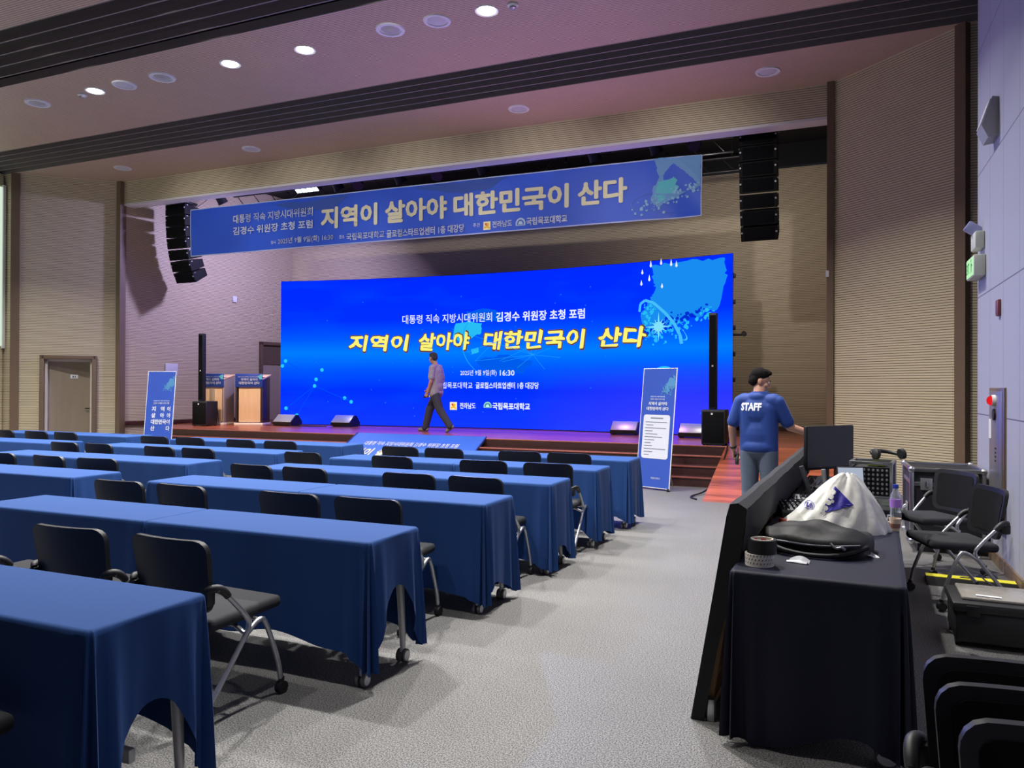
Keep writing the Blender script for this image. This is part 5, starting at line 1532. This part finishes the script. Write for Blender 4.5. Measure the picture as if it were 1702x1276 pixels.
# ---------- staff member at the desk, seen from behind
st = thing('person', 'person in a blue polo shirt lettered STAFF reaching towards the monitor', 'person', (-.72, 8.0, 0), R(-14))
H = Matrix.Translation((.0, .035, 1.582)) @ Matrix.Rotation(R(-62), 4, 'Z') @ Matrix.Rotation(R(-16), 4, 'X')
hc, hb = head_parts(H)
elR, wrR = Vector((.275, .08, 1.13)), Vector((.46, .22, 1.055))
elL, wrL = Vector((-.265, -.03, 1.12)), Vector((-.285, .06, .885))
caps = hc + [((0, -.02, 1.40), .062, (0, .02, 1.52), .056),
    ((-.15, -.005, 1.385), .06, (.15, -.005, 1.385), .06), ((-.185, -.005, 1.375), .052, elL, .04), (elL, .04, wrL, .029),
    ((.185, -.005, 1.375), .052, elR, .041), (elR, .041, wrR, .029)]
for s in (-1, 1):
    caps += [((s * .09, 0, .9), .088, (s * .1, .025, .49), .06), ((s * .1, .025, .49), .058, (s * .105, -.02, .09), .038),
             ((s * .105, -.03, .05), .038, (s * .12, .13, .035), .032)]
caps += hand(wrR, wrR - elR + Vector((.03, .03, -.02)), (0, 0, -1), 1, .35)
caps += hand(wrL, wrL - elL, (1, .2, 0), -1, .9)
balls = hb + [((0, 0, 1.27), 1, (.165, .105, .16)), ((0, 0, 1.08), 1, (.145, .1, .17)), ((0, -.005, .94), 1, (.165, .115, .12))]
organic('body', caps, balls, SKIN, st, .006, 5)
face_details(H, st, HAIR)
q = lambda x, y, z: H @ Vector((x, y, z)); rt = H.to_3x3()
organic('hair', [(q(0, -.085, -.03), .03, q(0, -.075, .02), .045), (q(-.05, .05, .085), .022, q(.05, .05, .085), .022)],
        [(q(0, -.022, .05), 1, (.084, .093, .082), rt), (q(0, -.055, .0), 1, (.078, .056, .07), rt), (q(0, .02, .095), 1, (.07, .07, .034), rt)], HAIR, st, .006, 3)
def lerp(a, b, t): return tuple(Vector(a).lerp(Vector(b), t))
shc = [((-.15, -.008, 1.385), .074, (.15, -.008, 1.385), .074), ((-.185, -.005, 1.37), .07, lerp((-.185, -.005, 1.375), elL, .8), .066), ((.185, -.005, 1.37), .07, lerp((.185, -.005, 1.375), elR, .8), .066),
       ((-.05, -.01, 1.43), .05, (.05, -.01, 1.43), .05)]
for s in (-1, 1): shc += [((s * .085, -.005, 1.3), .105, (s * .09, -.003, .96), .098), ((s * .09, -.003, .96), .098, (s * .09, 0, .9), .1)]
shb = [((0, -.005, .925), 1, (.186, .135, .1)), ((0, -.02, 1.42), 1, (.1, .085, .065)), ((0, -.005, 1.28), 1, (.185, .125, .17)), ((0, -.005, 1.05), 1, (.175, .122, .2))]
M_POLO = mat('royal_blue_polo', (22, 58, 134), .75, sheen=.1, bump=.05, bscale=40)
shirt = organic('polo_shirt', shc, shb, M_POLO, st, .009, 7)
MB().tube([(.07 * cos(a), .005 + .062 * sin(a), 1.462 + .012 * sin(a)) for a in [2 * pi * i / 20 for i in range(21)]], .016, 8).build('collar', mat('collar_blue', (46, 96, 184), .7), shirt)
pjs = projector(shirt, off=.004)
def fit_letters(vs):  # lettering follows the back of the shirt
    return vs
lettering('shirt_lettering', 'STAFF', M_PRINTWHITE, shirt, (-.15, 1.285, .215, .08), pjs, bold=.045)
M_JEAN = mat('grey_blue_jeans', (84, 96, 116), .8, var=.15, vscale=10)
jc = []
for s in (-1, 1): jc += [((s * .09, 0, .88), .1, (s * .1, .02, .49), .08), ((s * .1, .02, .49), .079, (s * .107, -.02, .09), .066)]
organic('jeans', jc, [((0, -.005, .9), 1, (.172, .122, .1))], M_JEAN, st, .009, 5)
b = MB()
for s in (-1, 1): organic('shoe', [((s * .105, -.045, .042), .042, (s * .12, .15, .035), .036)], [((s * .115, .07, .045), .045, (1, 1.6, .9))], mat('dark_shoe', (38, 38, 42), .5), st, .007, 4)
wd = (wrL - elL).normalized()
MB().lathe([(.033, -.011), (.036, -.009), (.036, .009), (.033, .011)], 20, Matrix.Translation(wrL - wd * .03) @ wd.to_track_quat('Z', 'Y').to_matrix().to_4x4()).build('wrist_watch', M_BLACK, st)
hp = st.matrix_world if False else None
# radio held in the lowered hand
rz_ = R(-14)
def to_world(root, p): return Matrix.Translation(root.location) @ Matrix.Rotation(root.rotation_euler.z, 4, 'Z') @ Vector(p)
hc_ = wrL + wd * .085 + Vector((.035, 0, 0))
pw = to_world(st, hc_)
t = thing('handheld_radio', 'black handheld radio held in the lowered hand of the staff person', 'radio', tuple(pw), rz_ + .2)
rr = Matrix.Rotation(R(-22), 3, 'X')
MB().box((0, 0, -.02), (.034, .058, .12), rr, .01).build('body', M_BLACK, t)
MB().cyl(rr @ Vector((0, .018, .04)), rr @ Vector((0, .018, .11)), .006, .004, 10).build('antenna', M_BLACK, t)

# ---------- man walking across the stage, towards the left
wk = thing('person', 'person in a grey t-shirt and dark trousers striding across the stage', 'person', (-7.72, 14.13, HS), R(90))
H = Matrix.Translation((0, .075, 1.545)) @ Matrix.Rotation(R(-22), 4, 'Z') @ Matrix.Rotation(R(-10), 4, 'X')
hc, hb = head_parts(H)
shL, shR = Vector((-.175, .0, 1.335)), Vector((.175, .01, 1.335))
elL, wrL = Vector((-.225, .0, 1.05)), Vector((-.2, .09, .82))
elR, wrR = Vector((.235, -.03, 1.06)), Vector((.13, .2, .9))
hipL, hipR = Vector((-.085, .0, .86)), Vector((.085, .0, .86))
# left leg (audience side) trails, right leg leads
knL, anL, toL = Vector((-.09, -.13, .48)), Vector((-.09, -.40, .15)), Vector((-.1, -.31, .035))
knR, anR, toR = Vector((.09, .2, .46)), Vector((.09, .3, .085)), Vector((.11, .46, .035))
caps = hc + [((0, .0, 1.36), .058, (0, .05, 1.48), .053), ((-.14, 0, 1.345), .055, (.14, 0, 1.345), .055),
    (shL, .05, elL, .04), (elL, .04, wrL, .028), (shR, .05, elR, .04), (elR, .04, wrR, .028),
    (hipL, .085, knL, .058), (knL, .057, anL, .04), (anL, .038, toL, .03), (hipR, .085, knR, .058), (knR, .057, anR, .04), (Vector((.09, .27, .05)), .038, toR, .03)]
caps += hand(wrL, wrL - elL + Vector((0, .04, 0)), (1, 0, 0), -1, .9) + hand(wrR, wrR - elR, (-1, 0, 0), 1, .6)
balls = hb + [((0, 0, 1.24), 1, (.16, .108, .15)), ((0, .005, 1.05), 1, (.145, .11, .17)), ((0, 0, .9), 1, (.16, .118, .12))]
organic('body', caps, balls, SKIN, wk, .006, 5)
face_details(H, wk, HAIRG)
q = lambda x, y, z: H @ Vector((x, y, z)); rt = H.to_3x3()
organic('hair', [(q(0, -.085, -.03), .028, q(0, -.075, .02), .042)], [(q(0, -.022, .045), 1, (.083, .094, .076), rt), (q(0, -.05, .0), 1, (.077, .058, .068), rt), (q(0, .015, .085), 1, (.068, .068, .03), rt)], HAIRG, wk, .006, 3)
b = MB()
for s in (-1, 1):
    b.tube([q(s * .03 + .022 * cos(a), .093, .001 + .016 * sin(a)) for a in [2 * pi * i / 14 for i in range(15)]], .0028, 6)
    b.tube([q(s * .052, .09, .004), q(s * .08, .04, .006), q(s * .082, -.02, .004)], .0028, 6)
b.tube([q(-.009, .096, .004), q(.009, .096, .004)], .0026, 6)
b.build('glasses', M_BLACK, wk)
shc = [((-.14, 0, 1.345), .068, (.14, 0, 1.345), .068), (shL, .066, lerp(shL, elL, .72), .066), (shR, .066, lerp(shR, elR, .72), .066)]
for s in (-1, 1): shc += [((s * .08, 0, 1.27), .1, (s * .085, -.005, .82), .112)]
M_TEE = mat('grey_tshirt', (158, 152, 162), .85, var=.05, vscale=8, bump=.04, bscale=30)
organic('t_shirt', shc, [((0, 0, 1.24), 1, (.178, .125, .16)), ((0, .005, 1.02), 1, (.168, .132, .2)), ((0, -.005, .82), 1, (.18, .135, .08)), ((0, -.012, .94), 1, (.182, .134, .16)), ((0, -.012, 1.12), 1, (.16, .125, .27))], M_TEE, wk, .009, 6)
M_TRO = mat('charcoal_trousers', (52, 54, 66), .8, var=.1, vscale=8, bump=.04, bscale=30)
organic('trousers', [(hipL, .1, knL, .088), (knL, .088, anL + Vector((0, .02, -.02)), .074), (hipR, .1, knR, .088), (knR, .088, anR + Vector((0, 0, .0)), .074)], [((0, 0, .86), 1, (.172, .13, .1))], M_TRO, wk, .009, 5)
M_SNK = mat('grey_sneaker', (120, 112, 110), .6)
for an, to in ((anL, toL), (Vector((.09, .26, .045)), toR)):
    organic('shoe', [(an + (Vector((0, -.03, -.03)) if an is anL else Vector((0, 0, 0))), .042, to, .036)], [], M_SNK, wk, .007, 4)
wd = (wrL - elL + Vector((0, .04, 0))).normalized()
pw = to_world(wk, wrL + wd * .09 + Vector((.03, .0, 0)))
t = thing('handheld_remote', 'dark remote control held in the hand of the walking person', 'remote control', tuple(pw), R(90))
MB().box((0, 0, 0), (.03, .15, .05), Matrix.Rotation(R(-8), 3, 'X'), .01).build('body', M_BLACK, t)
MB().box((0, -.07, .005), (.032, .02, .04), Matrix.Rotation(R(-8), 3, 'X'), .004).build('end_cap', M_WHITEPLASTIC, t)
